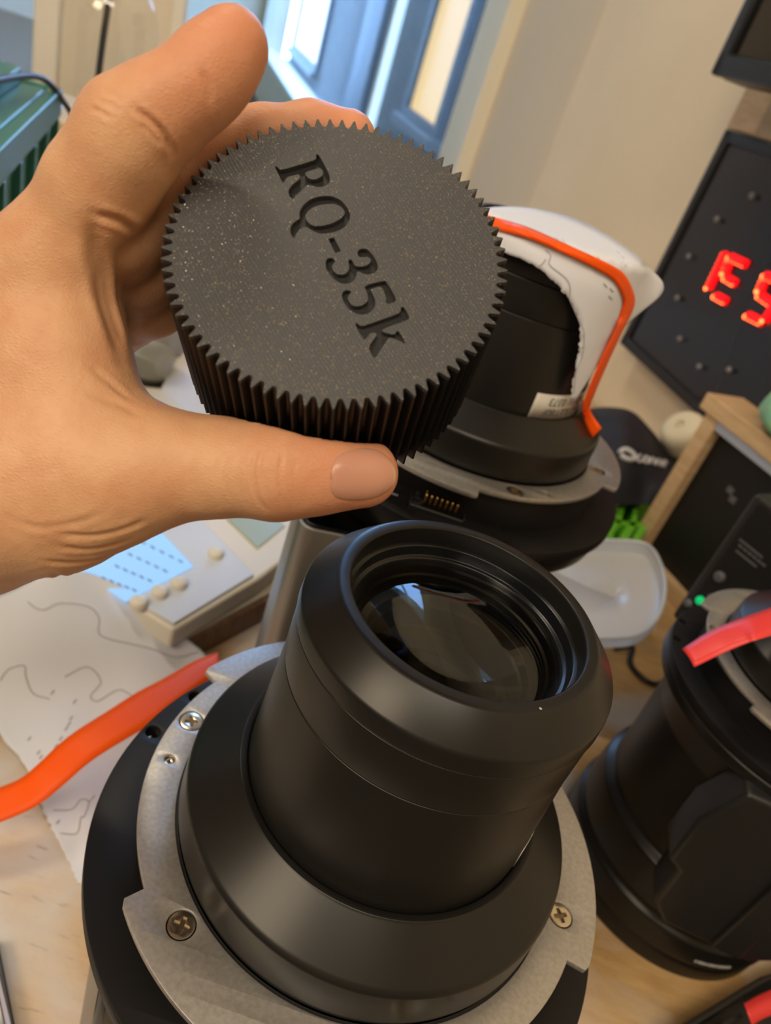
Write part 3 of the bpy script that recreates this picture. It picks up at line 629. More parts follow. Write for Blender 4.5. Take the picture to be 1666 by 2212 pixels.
def build_hand():
    lo = np.array([-.185, -.140, .155]); hi = np.array([.018, .052, .345]); 
    lo[0] = -.25
    pts, quads = surface_nets(lambda p: np.maximum(hand_sd(p), -.244-p[..., 0]), lo, hi, .0014)
    # one refinement, then back onto the true surface
    me = D.meshes.new('hand'); me.from_pydata(pts.tolist(), [], quads.tolist()); bm = bmesh.new(); bm.from_mesh(me)
    bmesh.ops.subdivide_edges(bm, edges=bm.edges, cuts=1, use_grid_fill=True); bm.to_mesh(me); bm.free()
    V = np.array([v.co[:] for v in me.vertices])
    inn = (V[:, 0] > -.241)[:, None]; V = V-inn*grad(hand_sd, V)*hand_sd(V)[:, None]*.9
    # creases: (points in the photo, depth, width)
    CR = [([(288, 232), (318, 255), (345, 280), (362, 305), (374, 338)], .0011, .0008), ([(300, 262), (330, 290), (352, 318)], .0005, .0007),
          ([(432, 150), (443, 172), (451, 198), (457, 232)], .0004, .0009), ([(205, 462), (240, 472), (270, 484), (298, 502)], .0011, .0011),
          ([(200, 470), (206, 540), (216, 600), (236, 690), (262, 780)], .0013, .0020), ([(222, 520), (232, 600), (250, 690), (268, 750)], .0008, .0013),
          ([(565, 962), (552, 985), (546, 1015), (550, 1050), (562, 1085), (580, 1105)], .0005, .0006), ([(585, 955), (574, 985), (570, 1015), (574, 1050), (584, 1090)], .0004, .0005),
          ([(612, 975), (606, 1000), (604, 1030), (607, 1065), (614, 1095)], .0005, .0005), ([(530, 975), (520, 1000), (516, 1030), (520, 1060), (530, 1090)], .0003, .0005), ([(505, 975), (494, 1005), (490, 1040), (498, 1075)], .0003, .0005),
          ([(478, 985), (470, 1015), (470, 1050)], .0002, .0005), ([(640, 990), (636, 1020), (640, 1060)], .0002, .0005),
          ([(110, 1150), (190, 1158), (270, 1142), (320, 1120)], .0005, .0010), ([(120, 1180), (200, 1186), (280, 1165)], .0006, .0010), ([(90, 1210), (170, 1215), (240, 1200)], .0006, .0010), ([(60, 1240), (130, 1246), (200, 1232)], .0005, .0010),
          ([(20, 1120), (90, 1140), (160, 1130), (230, 1105)], .0003, .0010), ([(170, 840), (220, 862), (270, 880), (310, 905)], .0003, .0012), ([(190, 790), (240, 830), (285, 865)], .0004, .0010),
          ([(192, 232), (215, 240), (240, 258)], .0004, .0006), ([(205, 215), (232, 222), (258, 236)], .0004, .0006), ([(222, 196), (246, 205), (268, 218)], .0003, .0006)]
    disp = np.zeros(len(V))
    # low relief that skin has everywhere
    for s_, a_ in ((900, .00006), (420, .00012), (160, .00025)):
        ph = RNG.rand(3, 3)*6
        disp += a_*(np.sin(V[:, 0]*s_+1.3*np.sin(V[:, 1]*s_*.7+ph[0, 0]))*np.sin(V[:, 1]*s_*.9+ph[0, 1])+np.sin(V[:, 2]*s_*1.1+ph[0, 2]))*.5
    for ln, dep, wid in CR:
        q = np.array([trace(x, y, hand_sd) for x, y in ln]); q = spline(q, 4); bb0, bb1 = q.min(0)-.006, q.max(0)+.006
        m = np.all((V > bb0) & (V < bb1), 1); ii = np.where(m)[0]
        if not len(ii): continue
        dd = np.full(len(ii), 9.); tt = np.zeros(len(ii))
        for j in range(len(q)-1):
            ab = q[j+1]-q[j]; t = np.clip(((V[ii]-q[j])@ab)/(ab@ab+1e-14), 0, 1); e = np.linalg.norm(V[ii]-q[j]-t[:, None]*ab, axis=1); up = e < dd
            dd[up] = e[up]; tt[up] = ((j+t)/(len(q)-1))[up]
        fade = np.clip(np.minimum(tt, 1-tt)*5, .15, 1)
        disp[ii] += fade*dep*(-np.exp(-(dd/wid)**2)+.35*np.exp(-((dd-2.0*wid)/wid)**2))
    # nail bed sunk a little into the thumb end
    g = grad(hand_sd, V); W = V+g*disp[:, None]
    me.vertices.foreach_set('co', (CAMP+W@RW.T).ravel()); me.update()
    org = CAMP+RW@cv(-90, 1085, .226)
    co = np.array([v.co[:] for v in me.vertices])-org; me.vertices.foreach_set('co', co.ravel())
    bm = bmesh.new(); bm.from_mesh(me); bmesh.ops.recalc_face_normals(bm, faces=bm.faces); bm.to_mesh(me); bm.free()
    me.polygons.foreach_set('use_smooth', [True]*len(me.polygons))
    # redder flesh towards the finger ends, kept as a property of the skin
    tipd = np.full(len(W), 9.)
    for t_ in (INDEX[-1][0], MIDDLE[-1][0], THUMB[-1][0], RING[-1][0]): tipd = np.minimum(tipd, np.linalg.norm(W-t_, axis=1))
    at = me.attributes.new('flush', 'FLOAT', 'POINT'); at.data.foreach_set('value', np.clip(1-(tipd-.008)/.030, 0, 1))
    me.materials.append(skin_mat()); o = D.objects.new('hand', me); COL.objects.link(o); o.location = org.tolist()
    setp(o, 'left hand gripping the toothed cap between thumb and fingers, index finger pointing up', 'hand')
    # thumb nail
    nc = np.array([783., 1026.]); rows = []; 
    prof = [(715, 1035, 1036), (719, 1012, 1062), (726, 992, 1074), (740, 979, 1080), (760, 971, 1082), (785, 967, 1081), (808, 967, 1079), (826, 974, 1072), (838, 984, 1064), (845, 996, 1056), (848, 1006, 1048)]
    fn = hand_sd
    for i, (x, y0, y1) in enumerate(prof):
        row = []
        for j in range(9):
            f = j/8; y = y0+(y1-y0)*f; xx = x-4*(2*f-1)**2
            q = trace(xx, y, fn); gn = grad(fn, q[None])[0]
            lift = .0007*(1-(2*f-1)**4)+.00005
            if i == 0: lift = -.0002
            if i > 8: lift += .0003
            row.append(CAMP+RW@(q+gn*lift))
        rows.append(row)
    V2, F2 = grid(rows)
    M_nail = mat('thumb_nail_plate', (.54, .27, .19), .28, 0, .5, sss=(.15, (1, .4, .25), .002)); M_edge = mat('nail_free_edge', (.58, .43, .28), .4)
    nl = mesh('thumb_nail', (V2, F2), [M_nail, M_edge], o, subsurf=1, solid=.0004); nl['label'] = 'short pink thumb nail with pale edge'
    for p_ in nl.data.polygons:
        r_ = p_.index//8
        if r_ >= 9: p_.material_index = 1
    return o
def skin_mat():
    m = mat('skin', (.58, .31, .17), .47, 0, .42, sss=(.22, (1.0, .32, .14), .0055)); nt = m.node_tree; N = nt.nodes; L = nt.links; b = N['Principled BSDF']
    tc = N.new('ShaderNodeTexCoord'); at = N.new('ShaderNodeAttribute'); at.attribute_name = 'flush'
    n1 = N.new('ShaderNodeTexNoise'); n1.inputs['Scale'].default_value = 75; n1.inputs['Detail'].default_value = 5; L.new(tc.outputs['Object'], n1.inputs['Vector'])
    cr = N.new('ShaderNodeValToRGB'); cr.color_ramp.elements[0].color = (.58, .30, .165, 1); cr.color_ramp.elements[1].color = (.64, .37, .21, 1); cr.color_ramp.elements[0].position = .35; cr.color_ramp.elements[1].position = .65
    L.new(n1.outputs[0], cr.inputs[0])
    mx = N.new('ShaderNodeMix'); mx.data_type = 'RGBA'; mm = N.new('ShaderNodeMath'); mm.operation = 'MULTIPLY'; mm.inputs[1].default_value = .7; L.new(at.outputs['Fac'], mm.inputs[0])
    L.new(mm.outputs[0], mx.inputs[0]); L.new(cr.outputs[0], mx.inputs[6]); mx.inputs[7].default_value = (.62, .235, .135, 1); L.new(mx.outputs[2], b.inputs['Base Color'])
    vo = N.new('ShaderNodeTexVoronoi'); vo.feature = 'DISTANCE_TO_EDGE'; vo.inputs['Scale'].default_value = 1100; 
    nd = N.new('ShaderNodeTexNoise'); nd.inputs['Scale'].default_value = 500; L.new(tc.outputs['Object'], nd.inputs['Vector'])
    mp = N.new('ShaderNodeMapping'); mp.inputs['Scale'].default_value = (.55, 1.2, 1.0); mp.inputs['Rotation'].default_value = (.4, .3, .5); L.new(tc.outputs['Object'], mp.inputs[0]); L.new(mp.outputs[0], vo.inputs['Vector'])
    ad = N.new('ShaderNodeMath'); ad.operation = 'MULTIPLY_ADD'; L.new(nd.outputs[0], ad.inputs[0]); ad.inputs[1].default_value = .5; L.new(vo.outputs[0], ad.inputs[2])
    bp = N.new('ShaderNodeBump'); bp.inputs['Strength'].default_value = .5; bp.inputs['Distance'].default_value = .00035; L.new(ad.outputs[0], bp.inputs['Height']); L.new(bp.outputs[0], b.inputs['Normal'])
    return m
hand = build_hand()
# ------------------------------------------------------------------ paper and tape
from mathutils.bvhtree import BVHTree
def bvh(vf): return BVHTree.FromPolygons([tuple(v) for v in vf[0]], [tuple(f) for f in vf[1]])
def hit(tree, px, py, lift=.0004):
    v = Vector(ray(px, py)).normalized(); r = tree.ray_cast(Vector(CAMP), v)
    return None if r[0] is None else np.array(r[0]-v*lift)
def resample(rows, nu, nv):
    def rs(c, n):
        c = spline(c, 12); t = np.linspace(0, 1, len(c)); return np.stack([np.interp(np.linspace(0, 1, n), t, c[:, k]) for k in range(3)], 1)
    A = np.array([rs(r, nv) for r in rows]); return np.array([rs(A[:, j], nu) for j in range(nv)]).transpose(1, 0, 2)
M_paper = mat('white_paper', (.68, .71, .80), .7, 0, .2, bump=(400, .05, .0005))
M_line = mat('printed_grey_line', (.34, .34, .36), .7)
def ribbon(pts, w, nrm):
    p = np.array(pts); t = np.gradient(p, axis=0); s = np.cross(t, nrm); s /= np.linalg.norm(s, axis=1, keepdims=True)+1e-12
    return grid([p-s*w/2, p+s*w/2])
# sheet lying left of the foreground lens
def left_paper():
    def r(l): return [PZ(x, y, z) for x, y, z in l]
    rows = [r([(-160, 1340, .045), (20, 1285, .060), (170, 1240, .066), (285, 1276, .058)]),
            r([(-120, 1450, .022), (40, 1400, .038), (220, 1350, .042), (395, 1372, .034)]),
            r([(-40, 1545, .006), (130, 1500, .014), (300, 1450, .020), (452, 1432, .018)]),
            r([(48, 1650, .003), (170, 1590, .008), (300, 1560, .012), (440, 1530, .006)]),
            r([(92, 1752, .002), (190, 1690, .006), (290, 1680, .005), (400, 1680, .004)]),
            r([(135, 1835, .001), (200, 1800, .003), (290, 1790, .005), (380, 1790, .003)]),
            r([(170, 1908, .001), (215, 1912, .001), (290, 1905, .001), (360, 1900, .001)])]
    G = resample(rows, 60, 44); rr = np.random.RandomState(3)
    for k in range(7):      # soft crumple folds
        a = rr.rand()*math.pi; c = rr.rand(2); u = np.linspace(0, 1, 60)[:, None]; v = np.linspace(0, 1, 44)[None]
        d = (u-c[0])*math.cos(a)+(v-c[1])*math.sin(a); G[..., 2] += .0030*np.exp(-(d*7)**2)*np.exp(-((u-c[0])**2+(v-c[1])**2)*5)
    G[..., 2] = np.maximum(G[..., 2], .0008)
    G[:, 0, :2] += rr.randn(60, 2)*.0008; G[-1, :, :2] += rr.randn(44, 2)*.0008
    vf = grid(G); T = thing('paper_sheet', PZ(200, 1650, 0), 'crumpled white paper printed with grey outlines, left of the foreground lens', 'paper')
    mesh('sheet', vf, M_paper, T, smooth=180, solid=.0002); tr = bvh(vf)
    for ln in ([(60, 1300), (80, 1315), (100, 1316), (130, 1303), (190, 1310), (214, 1335), (217, 1372), (280, 1390), (330, 1402), (380, 1420), (430, 1408)], [(0, 1470), (18, 1446), (52, 1438), (56, 1462), (72, 1498), (108, 1510)], [(140, 1462), (188, 1440), (218, 1472), (196, 1503), (212, 1514), (255, 1490), (285, 1502)], [(115, 1750), (155, 1748), (175, 1727), (192, 1733), (182, 1764), (175, 1766), (166, 1800), (130, 1800)], [(192, 1733), (205, 1718)]):
        q = [hit(tr, x, y) for x, y in spline([(a, b) for a, b in ln], 5)]; q = [p for p in q if p is not None]
        if len(q) > 2: mesh('printed_line', ribbon(q, .0009, np.array([0, 0, 1.])), M_line, T, smooth=None)
    for i, (x, y) in enumerate([(140, 1578), (146, 1568), (150, 1556), (128, 1600), (118, 1616), (80, 1630), (85, 1640), (158, 1520), (122, 1780), (180, 1655), (196, 1642), (110, 1500), (60, 1600)]):
        a, b = hit(tr, x, y), hit(tr, x+7, y-9)
        if a is not None and b is not None: mesh('printed_mark', ribbon([a, (a+b)/2, b], .0014, np.array([0, 0, 1.])), M_line, T, smooth=None)
left_paper()
def strip(name, up, lo, z, label, m, cat='tape', group=None, n=6, dz=None):
    A = spline([PZ(x, y, zz) for (x, y), zz in zip(up, z)], n); B = spline([PZ(x, y, zz) for (x, y), zz in zip(lo, dz or z)], n)
    o = mesh(name, grid([A*(1-t)+B*t+np.array([0, 0, .0008])*math.sin(math.pi*t) for t in np.linspace(0, 1, 5)]), m, smooth=60, solid=.0004)
    return setp(o, label, cat, group)
t_ = strip('tape_strip', [(470, 1409), (420, 1428), (357, 1464), (294, 1497), (231, 1537), (168, 1577), (126, 1609), (84, 1649), (40, 1684), (-40, 1715)], [(480, 1455), (450, 1470), (395, 1510), (336, 1558), (280, 1592), (225, 1625), (182, 1656), (140, 1693), (75, 1743), (-20, 1785)], [.050, .053, .056, .058, .059, .058, .055, .050, .042, .036],
      'orange tape strip arching over the crumpled paper at the left', M_orange)
# paper hood round the lens behind
def hood_depth(px, py, r=.0665, zt=Z2+.006):
    v = ray(px, py); o = CAMP[:2]-L2; A = v[0]**2+v[1]**2; B = o[0]*v[0]+o[1]*v[1]; Cc = o@o-r*r; disc = B*B-A*Cc
    if disc <= 0: return -B/A
    t = (-B-math.sqrt(disc))/A; z = CAMH+v[2]*t
    if z <= zt: return t
    t2 = (zt-CAMH)/v[2]; q = CAMP+v*t2
    return t2 if (np.hypot(*(q[:2]-L2)) <= r and v[2] < 0) else -B/A
def hood_paper():
    A = spline([(1020, 505), (1090, 545), (1150, 570), (1200, 610), (1235, 655), (1253, 705), (1251, 760), (1240, 810), (1233, 862)], 10)
    B = spline([(1020, 455), (1075, 447), (1150, 450), (1250, 476), (1340, 525), (1402, 577), (1432, 630), (1345, 712), (1240, 868)], 10)
    n = len(A); rr = np.random.RandomState(5); rows = []
    jag = rr.randn(n, 2)*1.3
    dep = np.zeros((13, n))
    for i, f in enumerate(np.linspace(0, 1, 13)):
        for j in range(n):
            p = A[j]*(1-f)+B[j]*f; dep[i, j] = hood_depth(*p)-.004
    for _ in range(12):        # a sheet cannot follow corners
        dep[1:-1] = .5*dep[1:-1]+.25*(dep[:-2]+dep[2:]); dep[:, 1:-1] = .5*dep[:, 1:-1]+.25*(dep[:, :-2]+dep[:, 2:])
    for i, f in enumerate(np.linspace(0, 1, 13)):
        rows.append([P(*(A[j]*(1-f)+B[j]*f+(jag[j] if i == 0 else 0)), min(dep[i, j], hood_depth(*(A[j]*(1-f)+B[j]*f))-.0015)) for j in range(n)])
    vf = grid(rows); T = thing('paper_wrap', (L2[0]+.07, L2[1], Z2-.1), 'torn white paper wrapped round the top of the lens behind the cap', 'paper')
    mesh('sheet', vf, M_paper, T, smooth=180, solid=.0002); tr = bvh(vf)
    for ln in ([(1130, 580), (1165, 575), (1180, 560)], [(1178, 540), (1190, 552), (1188, 572), (1222, 600), (1232, 622), (1230, 660), (1250, 690), (1262, 720), (1258, 770), (1245, 800), (1240, 850)]):
        q = [hit(tr, x, y) for x, y in spline(ln, 5)]; q = [p for p in q if p is not None]
        if len(q) > 2: mesh('tear_edge', ribbon(q, .0006, np.array([0, -.7, .7])), M_line, T, smooth=None)
    for x, y in ((1198, 512), (1212, 516), (1290, 556), (1305, 612), (1318, 622), (1316, 638), (1330, 540), (1340, 552), (1345, 566)):
        a, b = hit(tr, x, y), hit(tr, x+8, y+8)
        if a is not None and b is not None: mesh('printed_mark', ribbon([a, (a+b)/2, b], .0012, np.array([0, -.7, .7])), M_line, T, smooth=None)
    # tape over it
    up = [(1030, 458), (1085, 474), (1150, 495), (1250, 540), (1320, 572), (1352, 596), (1371, 640), (1366, 672), (1345, 715), (1315, 780), (1285, 850), (1275, 885), (1300, 925)]
    lo = [(1030, 484), (1080, 498), (1150, 519), (1245, 560), (1310, 594), (1334, 616), (1347, 648), (1342, 676), (1330, 712), (1298, 778), (1268, 850), (1258, 888), (1278, 948)]
    U_, L_ = spline(up, 5), spline(lo, 5); rws = []
    for f in np.linspace(0, 1, 4):
        row = []
        for a, b in zip(U_, L_):
            p = a*(1-f)+b*f; h = hit(tr, p[0], p[1], .0022); 
            row.append(h if h is not None else None)
        rws.append(row)
    # where the strip leaves the sheet it runs on freely down to the collar
    last = [None]*4
    for i in range(4):
        for j in range(len(U_)):
            f = i/3; p = U_[j]*(1-f)+L_[j]*f
            if rws[i][j] is None or j > len(U_)*.62: rws[i][j] = P(p[0], p[1], min(hood_depth(p[0], p[1]), .53)-.0075)
    o = mesh('tape_strip', grid(rws), M_orange, smooth=60, solid=.0005)
    setp(o, 'orange tape strip round the paper wrap on the lens behind', 'tape')
hood_paper()
strip('tape_strip', [(1474, 1402), (1530, 1366), (1585, 1342), (1640, 1322), (1740, 1290)], [(1500, 1441), (1560, 1412), (1612, 1390), (1650, 1378), (1750, 1350)], [.252, .262, .272, .278, .280], 'red tape strip lying across the rim of the lens at the right edge', M_red)

# ------------------------------------------------------------------ instrument with two displays, on its wooden block
M_inst = mat('cream_plastic', (.72, .68, .58), .45, bump=(200, .05, .0005)); M_panel = mat('pale_blue_panel', (.62, .67, .76), .4, bump=(200, .05, .0005))
M_lcdb = mat('blue_display', (.25, .45, .75), .25, emit=((.30, .60, 1.0), .55)); M_lcdg = mat('green_grey_display', (.34, .38, .22), .3)
M_dkwood = mat('dark_wood', (.16, .085, .05), .5, var=(40, (.24, .13, .07), .4, .6, (1, 8, 1)), bump=(200, .2, .001))
def instrument():
    z = .055; T = thing('desk_instrument', PZ(470, 1220, 0), 'cream desk instrument with a blue display and a green display under the hand', 'instrument')
    poly = lambda l, zz: [PZ(x, y, zz) for x, y in l]
    mesh('body', prism(poly([(373, 1362), (560, 1250), (652, 1180), (655, 1040), (480, 1000), (120, 1190)], z), (0, 0, -.022)), M_inst, T, smooth=30, bevel=.003)
    mesh('side_panel', prism(poly([(375, 1352), (548, 1246), (437, 1130), (330, 1090), (140, 1215)], z), (0, 0, .003)), M_panel, T, smooth=30, bevel=.001)
    d = mesh('blue_screen', prism(poly([(272, 1302), (418, 1226), (345, 1148), (270, 1150), (160, 1225)], z+.003), (0, 0, .0012)), M_lcdb, T, smooth=None)
    for i in range(4):
        a, b = np.array([300, 1165+0])+i*np.array([-28, 26]), np.array([400-i*34, 1215+i*20])
        for k in range(5):
            c = a+(b-a)*(k+.3)/5; mesh('screen_text', prism(poly([tuple(c), tuple(c+(10, 6)), tuple(c+(8, 9)), tuple(c+(-2, 3))], z+.0042), (0, 0, .0002)), mat('screen_ink', (.16, .25, .42), .5), d, smooth=None)
    g = mesh('green_screen', prism(poly([(490, 1122), (556, 1186), (615, 1138), (560, 1085)], z), (0, 0, .0015)), M_lcdg, T, smooth=None)
    for x, y in ((300, 1303), (345, 1281), (386, 1262), (466, 1197)):
        p = PZ(x, y, z+.004); mesh('button', lathe((p[0], p[1]), rnd([(.0075, z+.002), (.0075, z+.006), (.0060, z+.0085), (.0001, z+.0095)], .001), 24), M_inst, T)
    b = thing('wooden_block', PZ(480, 1330, 0), 'dark wooden block under the desk instrument', 'block')
    mesh('block', prism(poly([(385, 1400), (660, 1255), (700, 1000), (300, 1000), (60, 1250)], .028), (0, 0, -.0278)), M_dkwood, b, smooth=30, bevel=.003)
    mesh('cover_board', prism(poly([(385, 1392), (655, 1246), (690, 1000), (300, 1000), (80, 1240)], .0282), (0, 0, .0035)), mat('pale_board', (.66, .60, .50), .6), b, smooth=30)
instrument()

# ------------------------------------------------------------------ stacked green crates with cable and bag
M_green = mat('green_crate_plastic', (.035, .17, .125), .38, 0, .5, bump=(150, .1, .001))
def crates():
    K = P(136, 192, .75)
    def cb(s0, s1, t0, t1, z0, z1): 
        c = K-U*(s0+s1)/2+NW*(t0+t1)/2; c = np.array([c[0], c[1], (z0+z1)/2]); return obox(c, U*(s1-s0)/2, NW*(t1-t0)/2, (0, 0, (z1-z0)/2))
    for i, (z0, z1) in enumerate(((.003, K[2]*.5), (K[2]*.5+.002, K[2]))):
        T = thing('storage_crate', (*(K-U*.22+NW*.15)[:2], z0), ('lower green plastic storage crate in the stack at the left edge', 'upper green plastic storage crate in the stack at the left edge, bag on it')[i], 'crate', 'stacked green crates')
        L_, W_ = .44, .30; w = .006; h = z1-z0
        mesh('wall', join(cb(.006, L_-.006, .006, .006+w, z0, z1-.01), cb(.006, L_-.006, W_-.006-w, W_-.006, z0, z1-.01), cb(.006, .006+w, .006, W_-.006, z0, z1-.01), cb(L_-.006-w, L_-.006, .006, W_-.006, z0, z1-.01)), M_green, T, smooth=None, bevel=.001)
        mesh('bottom', cb(.006, L_-.006, .006, W_-.006, z0, z0+.006), M_green, T, smooth=None)
        mesh('rim', join(cb(0, L_, 0, .012, z1-.026, z1), cb(0, L_, W_-.012, W_, z1-.026, z1), cb(0, .012, 0, W_, z1-.026, z1), cb(L_-.012, L_, 0, W_, z1-.026, z1)), M_green, T, smooth=None, bevel=.002)
        mesh('ledge', cb(.001, L_-.001, .001, .008, z0+h*.46, z0+h*.50), M_green, T, smooth=None, bevel=.001)
        for k in range(7):
            s = .012+k*.066; mesh('rib', cb(s, s+.007, .0, .008, z0+.004, z1-.026), M_green, T, smooth=None, bevel=.001)
        if i == 1: mesh('lid', join(cb(.004, L_, .014, W_, z1-.012, z1-.002), cb(.02, L_-.02, .035, W_-.03, z1-.003, z1+.012)), M_green, T, smooth=None, bevel=.003)
    # dark bag lump on the lid
    rr = np.random.RandomState(2); c = K-U*.20+NW*.12+np.array([0, 0, .013]); V, Fc = lathe((0, 0), [(.0001, .075), (.03, .070), (.06, .052), (.078, .025), (.08, .004), (.0001, .0)], 40)
    nz = 1+.18*np.sin(np.arctan2(V[:, 1], V[:, 0])*5+V[:, 2]*60)+.08*np.sin(np.arctan2(V[:, 1], V[:, 0])*11-V[:, 2]*110); V[:, 0] *= nz; V[:, 1] *= nz
    V[:, 2] *= .9+.2*nz; V[:, 2] -= V[:, 2].min(); W = c+V[:, :1]*U*1.25+V[:, 1:2]*NW*.9+V[:, 2:3]*np.array([0, 0, 1.])
    setp(mesh('cable_bag', (W, Fc), mat('shiny_black_cloth', (.012, .013, .02), .3, 0, .6, bump=(60, .5, .003)), smooth=180, subsurf=1), 'crumpled shiny black bag lying on the green crate lid', 'bag')
    zt = K[2]+.017
    pts = [K-U*.30+NW*.05+np.array([0, 0, .016]), K-U*.14+NW*.03+np.array([0, 0, .017]), K-U*.05+NW*.012+np.array([0, 0, .012]), K-U*.015-NW*.006+np.array([0, 0, -.012]), K+U*.05-NW*.02+np.array([0, 0, -.05]), K+U*.14-NW*.02+np.array([0, 0, -.075]), K+U*.30-NW*.03+np.array([0, 0, -K[2]+.003])]
    setp(mesh('cable', tube(spline(pts, 8), .003, 8), mat('grey_cable', (.05, .05, .055), .45), smooth=60), 'thin grey cable running over the green crate edge to the bottle', 'cable')
crates()

# ------------------------------------------------------------------ clear bottle
def bottle():
    b = P(222, 262, 1.02); z0 = b[2]; T = thing('glass_bottle', (b[0], b[1], 0), 'large clear glass bottle with a dark tube and blue cap', 'bottle')
    c = (b[0], b[1]); r = .060; h = .215
    out = [(.0001, z0), (r*.86, z0), (r, z0+.01), (r, z0+h*.55), (r*.93, z0+h*.66), (r*.62, z0+h*.80), (r*.36, z0+h*.87), (r*.34, z0+h*.96)]
    gm = glass_mat('thin_bottle_glass', (.97, .98, .97), (1, 1, 1), 1.12)
    for nd in gm.node_tree.nodes:
        if nd.type == 'MIX_SHADER':
            for lk in list(nd.inputs[0].links): gm.node_tree.links.remove(lk)
            nd.inputs[0].default_value = .07
    body = mesh('bottle_body', lathe(c, rnd(out, .012, 6), 48), gm, T, smooth=60)
    mesh('liquid_line', lathe(c, [(r*.97, z0+.030), (.0001, z0+.030)], 40), gm, body)
    mesh('dip_tube', tube(spline([(c[0]-.012, c[1], z0+.008), (c[0]-.010, c[1], z0+.08), (c[0]+.0, c[1], z0+h*.96)], 6), .0042, 10), mat('dark_tube', (.04, .035, .03), .4), T)
    mesh('cap', lathe(c, rnd([(.0001, z0+h*1.10), (r*.40, z0+h*1.10), (r*.43, z0+h*.93), (r*.35, z0+h*.925)], .002), 32), mat('blue_cap', (.05, .16, .45), .4), T)
    # the shelf box it stands on
    s = thing('cardboard_box', (b[0], b[1], 0), 'plain tan box under the clear bottle', 'box')
    mesh('box', obox((b[0]-.02, b[1]+.02, z0/2-.001), U*.10, NW*.085, (0, 0, z0/2-.002)), mat('tan_card', (.62, .50, .34), .7, bump=(80, .1, .001)), s, smooth=None, bevel=.002)
    mesh('lid_flap', obox((b[0]-.02, b[1]+.02, z0-.010), U*.101, NW*.086, (0, 0, .009)), MATS['tan_card'], s, smooth=None, bevel=.002)
bottle()

# ------------------------------------------------------------------ things seen in the gap between hand and cap
def gap():
    p = PZ(322, 812, 0); c = (p[0], p[1]); T = thing('glass_jar', (c[0], c[1], 0), 'small clear glass jar seen between the hand and the cap', 'jar')
    gm = D.materials['thin_bottle_glass']
    mesh('jar_body', lathe(c, rnd([(.0001, .001), (.030, .001), (.033, .006), (.033, .085), (.026, .100), (.026, .118)], .004), 40), gm, T, smooth=60)
    mesh('contents', lathe(c, rnd([(.0001, .004), (.028, .004), (.031, .010), (.031, .040), (.0001, .040)], .003), 40), mat('grey_contents', (.42, .41, .36), .6), T)
    mesh('lid', lathe(c, rnd([(.027, .110), (.029, .112), (.029, .128), (.0001, .129)], .002), 40), mat('steel_lid', (.55, .6, .66), .3, .9), T)
    mesh('base_ring', lathe(c, rnd([(.030, .0005), (.0355, .0005), (.0355, .007), (.032, .008)], .001), 40), M_plasticblk, T)
    # leaning white card with a red stripe
    a = PZ(345, 772, 0)+np.array([.0, .03, 0]); T = thing('card_folder', a, 'white card folder with a red stripe standing behind the cap', 'folder')
    mesh('card', obox(a+np.array([0.015, 0, .10]), (.032, .01, 0), (-.0006, .002, 0), (0.006, 0, .10)), M_paper, T, smooth=None)
    mesh('stripe', obox(a+np.array([.0455, -.003, .10]), (.006, .002, 0), (-.0006, .002, 0), (0.006, 0, .1001)), mat('red_card', (.62, .03, .02), .5), T, smooth=None)
    pl = [PZ(x, y, .012) for x, y in ((398, 760), (560, 800), (560, 900), (450, 905), (330, 880), (372, 790))]
    o = mesh('paper_stack', prism(pl, (0, 0, -.0118)), mat('off_white_paper', (.70, .70, .72), .7, bump=(200, .1, .001)), smooth=None); setp(o, 'flat stack of pale paper on the bench below the cap', 'paper')
    pl = [PZ(x, y, .018) for x, y in ((285, 832), (345, 838), (470, 935), (400, 985), (300, 900))]
    o = mesh('cream_tray', prism(pl, (0, 0, -.0175)), M_inst, smooth=30, bevel=.003); setp(o, 'cream plastic tray edge below the web of the thumb', 'tray')
gap()

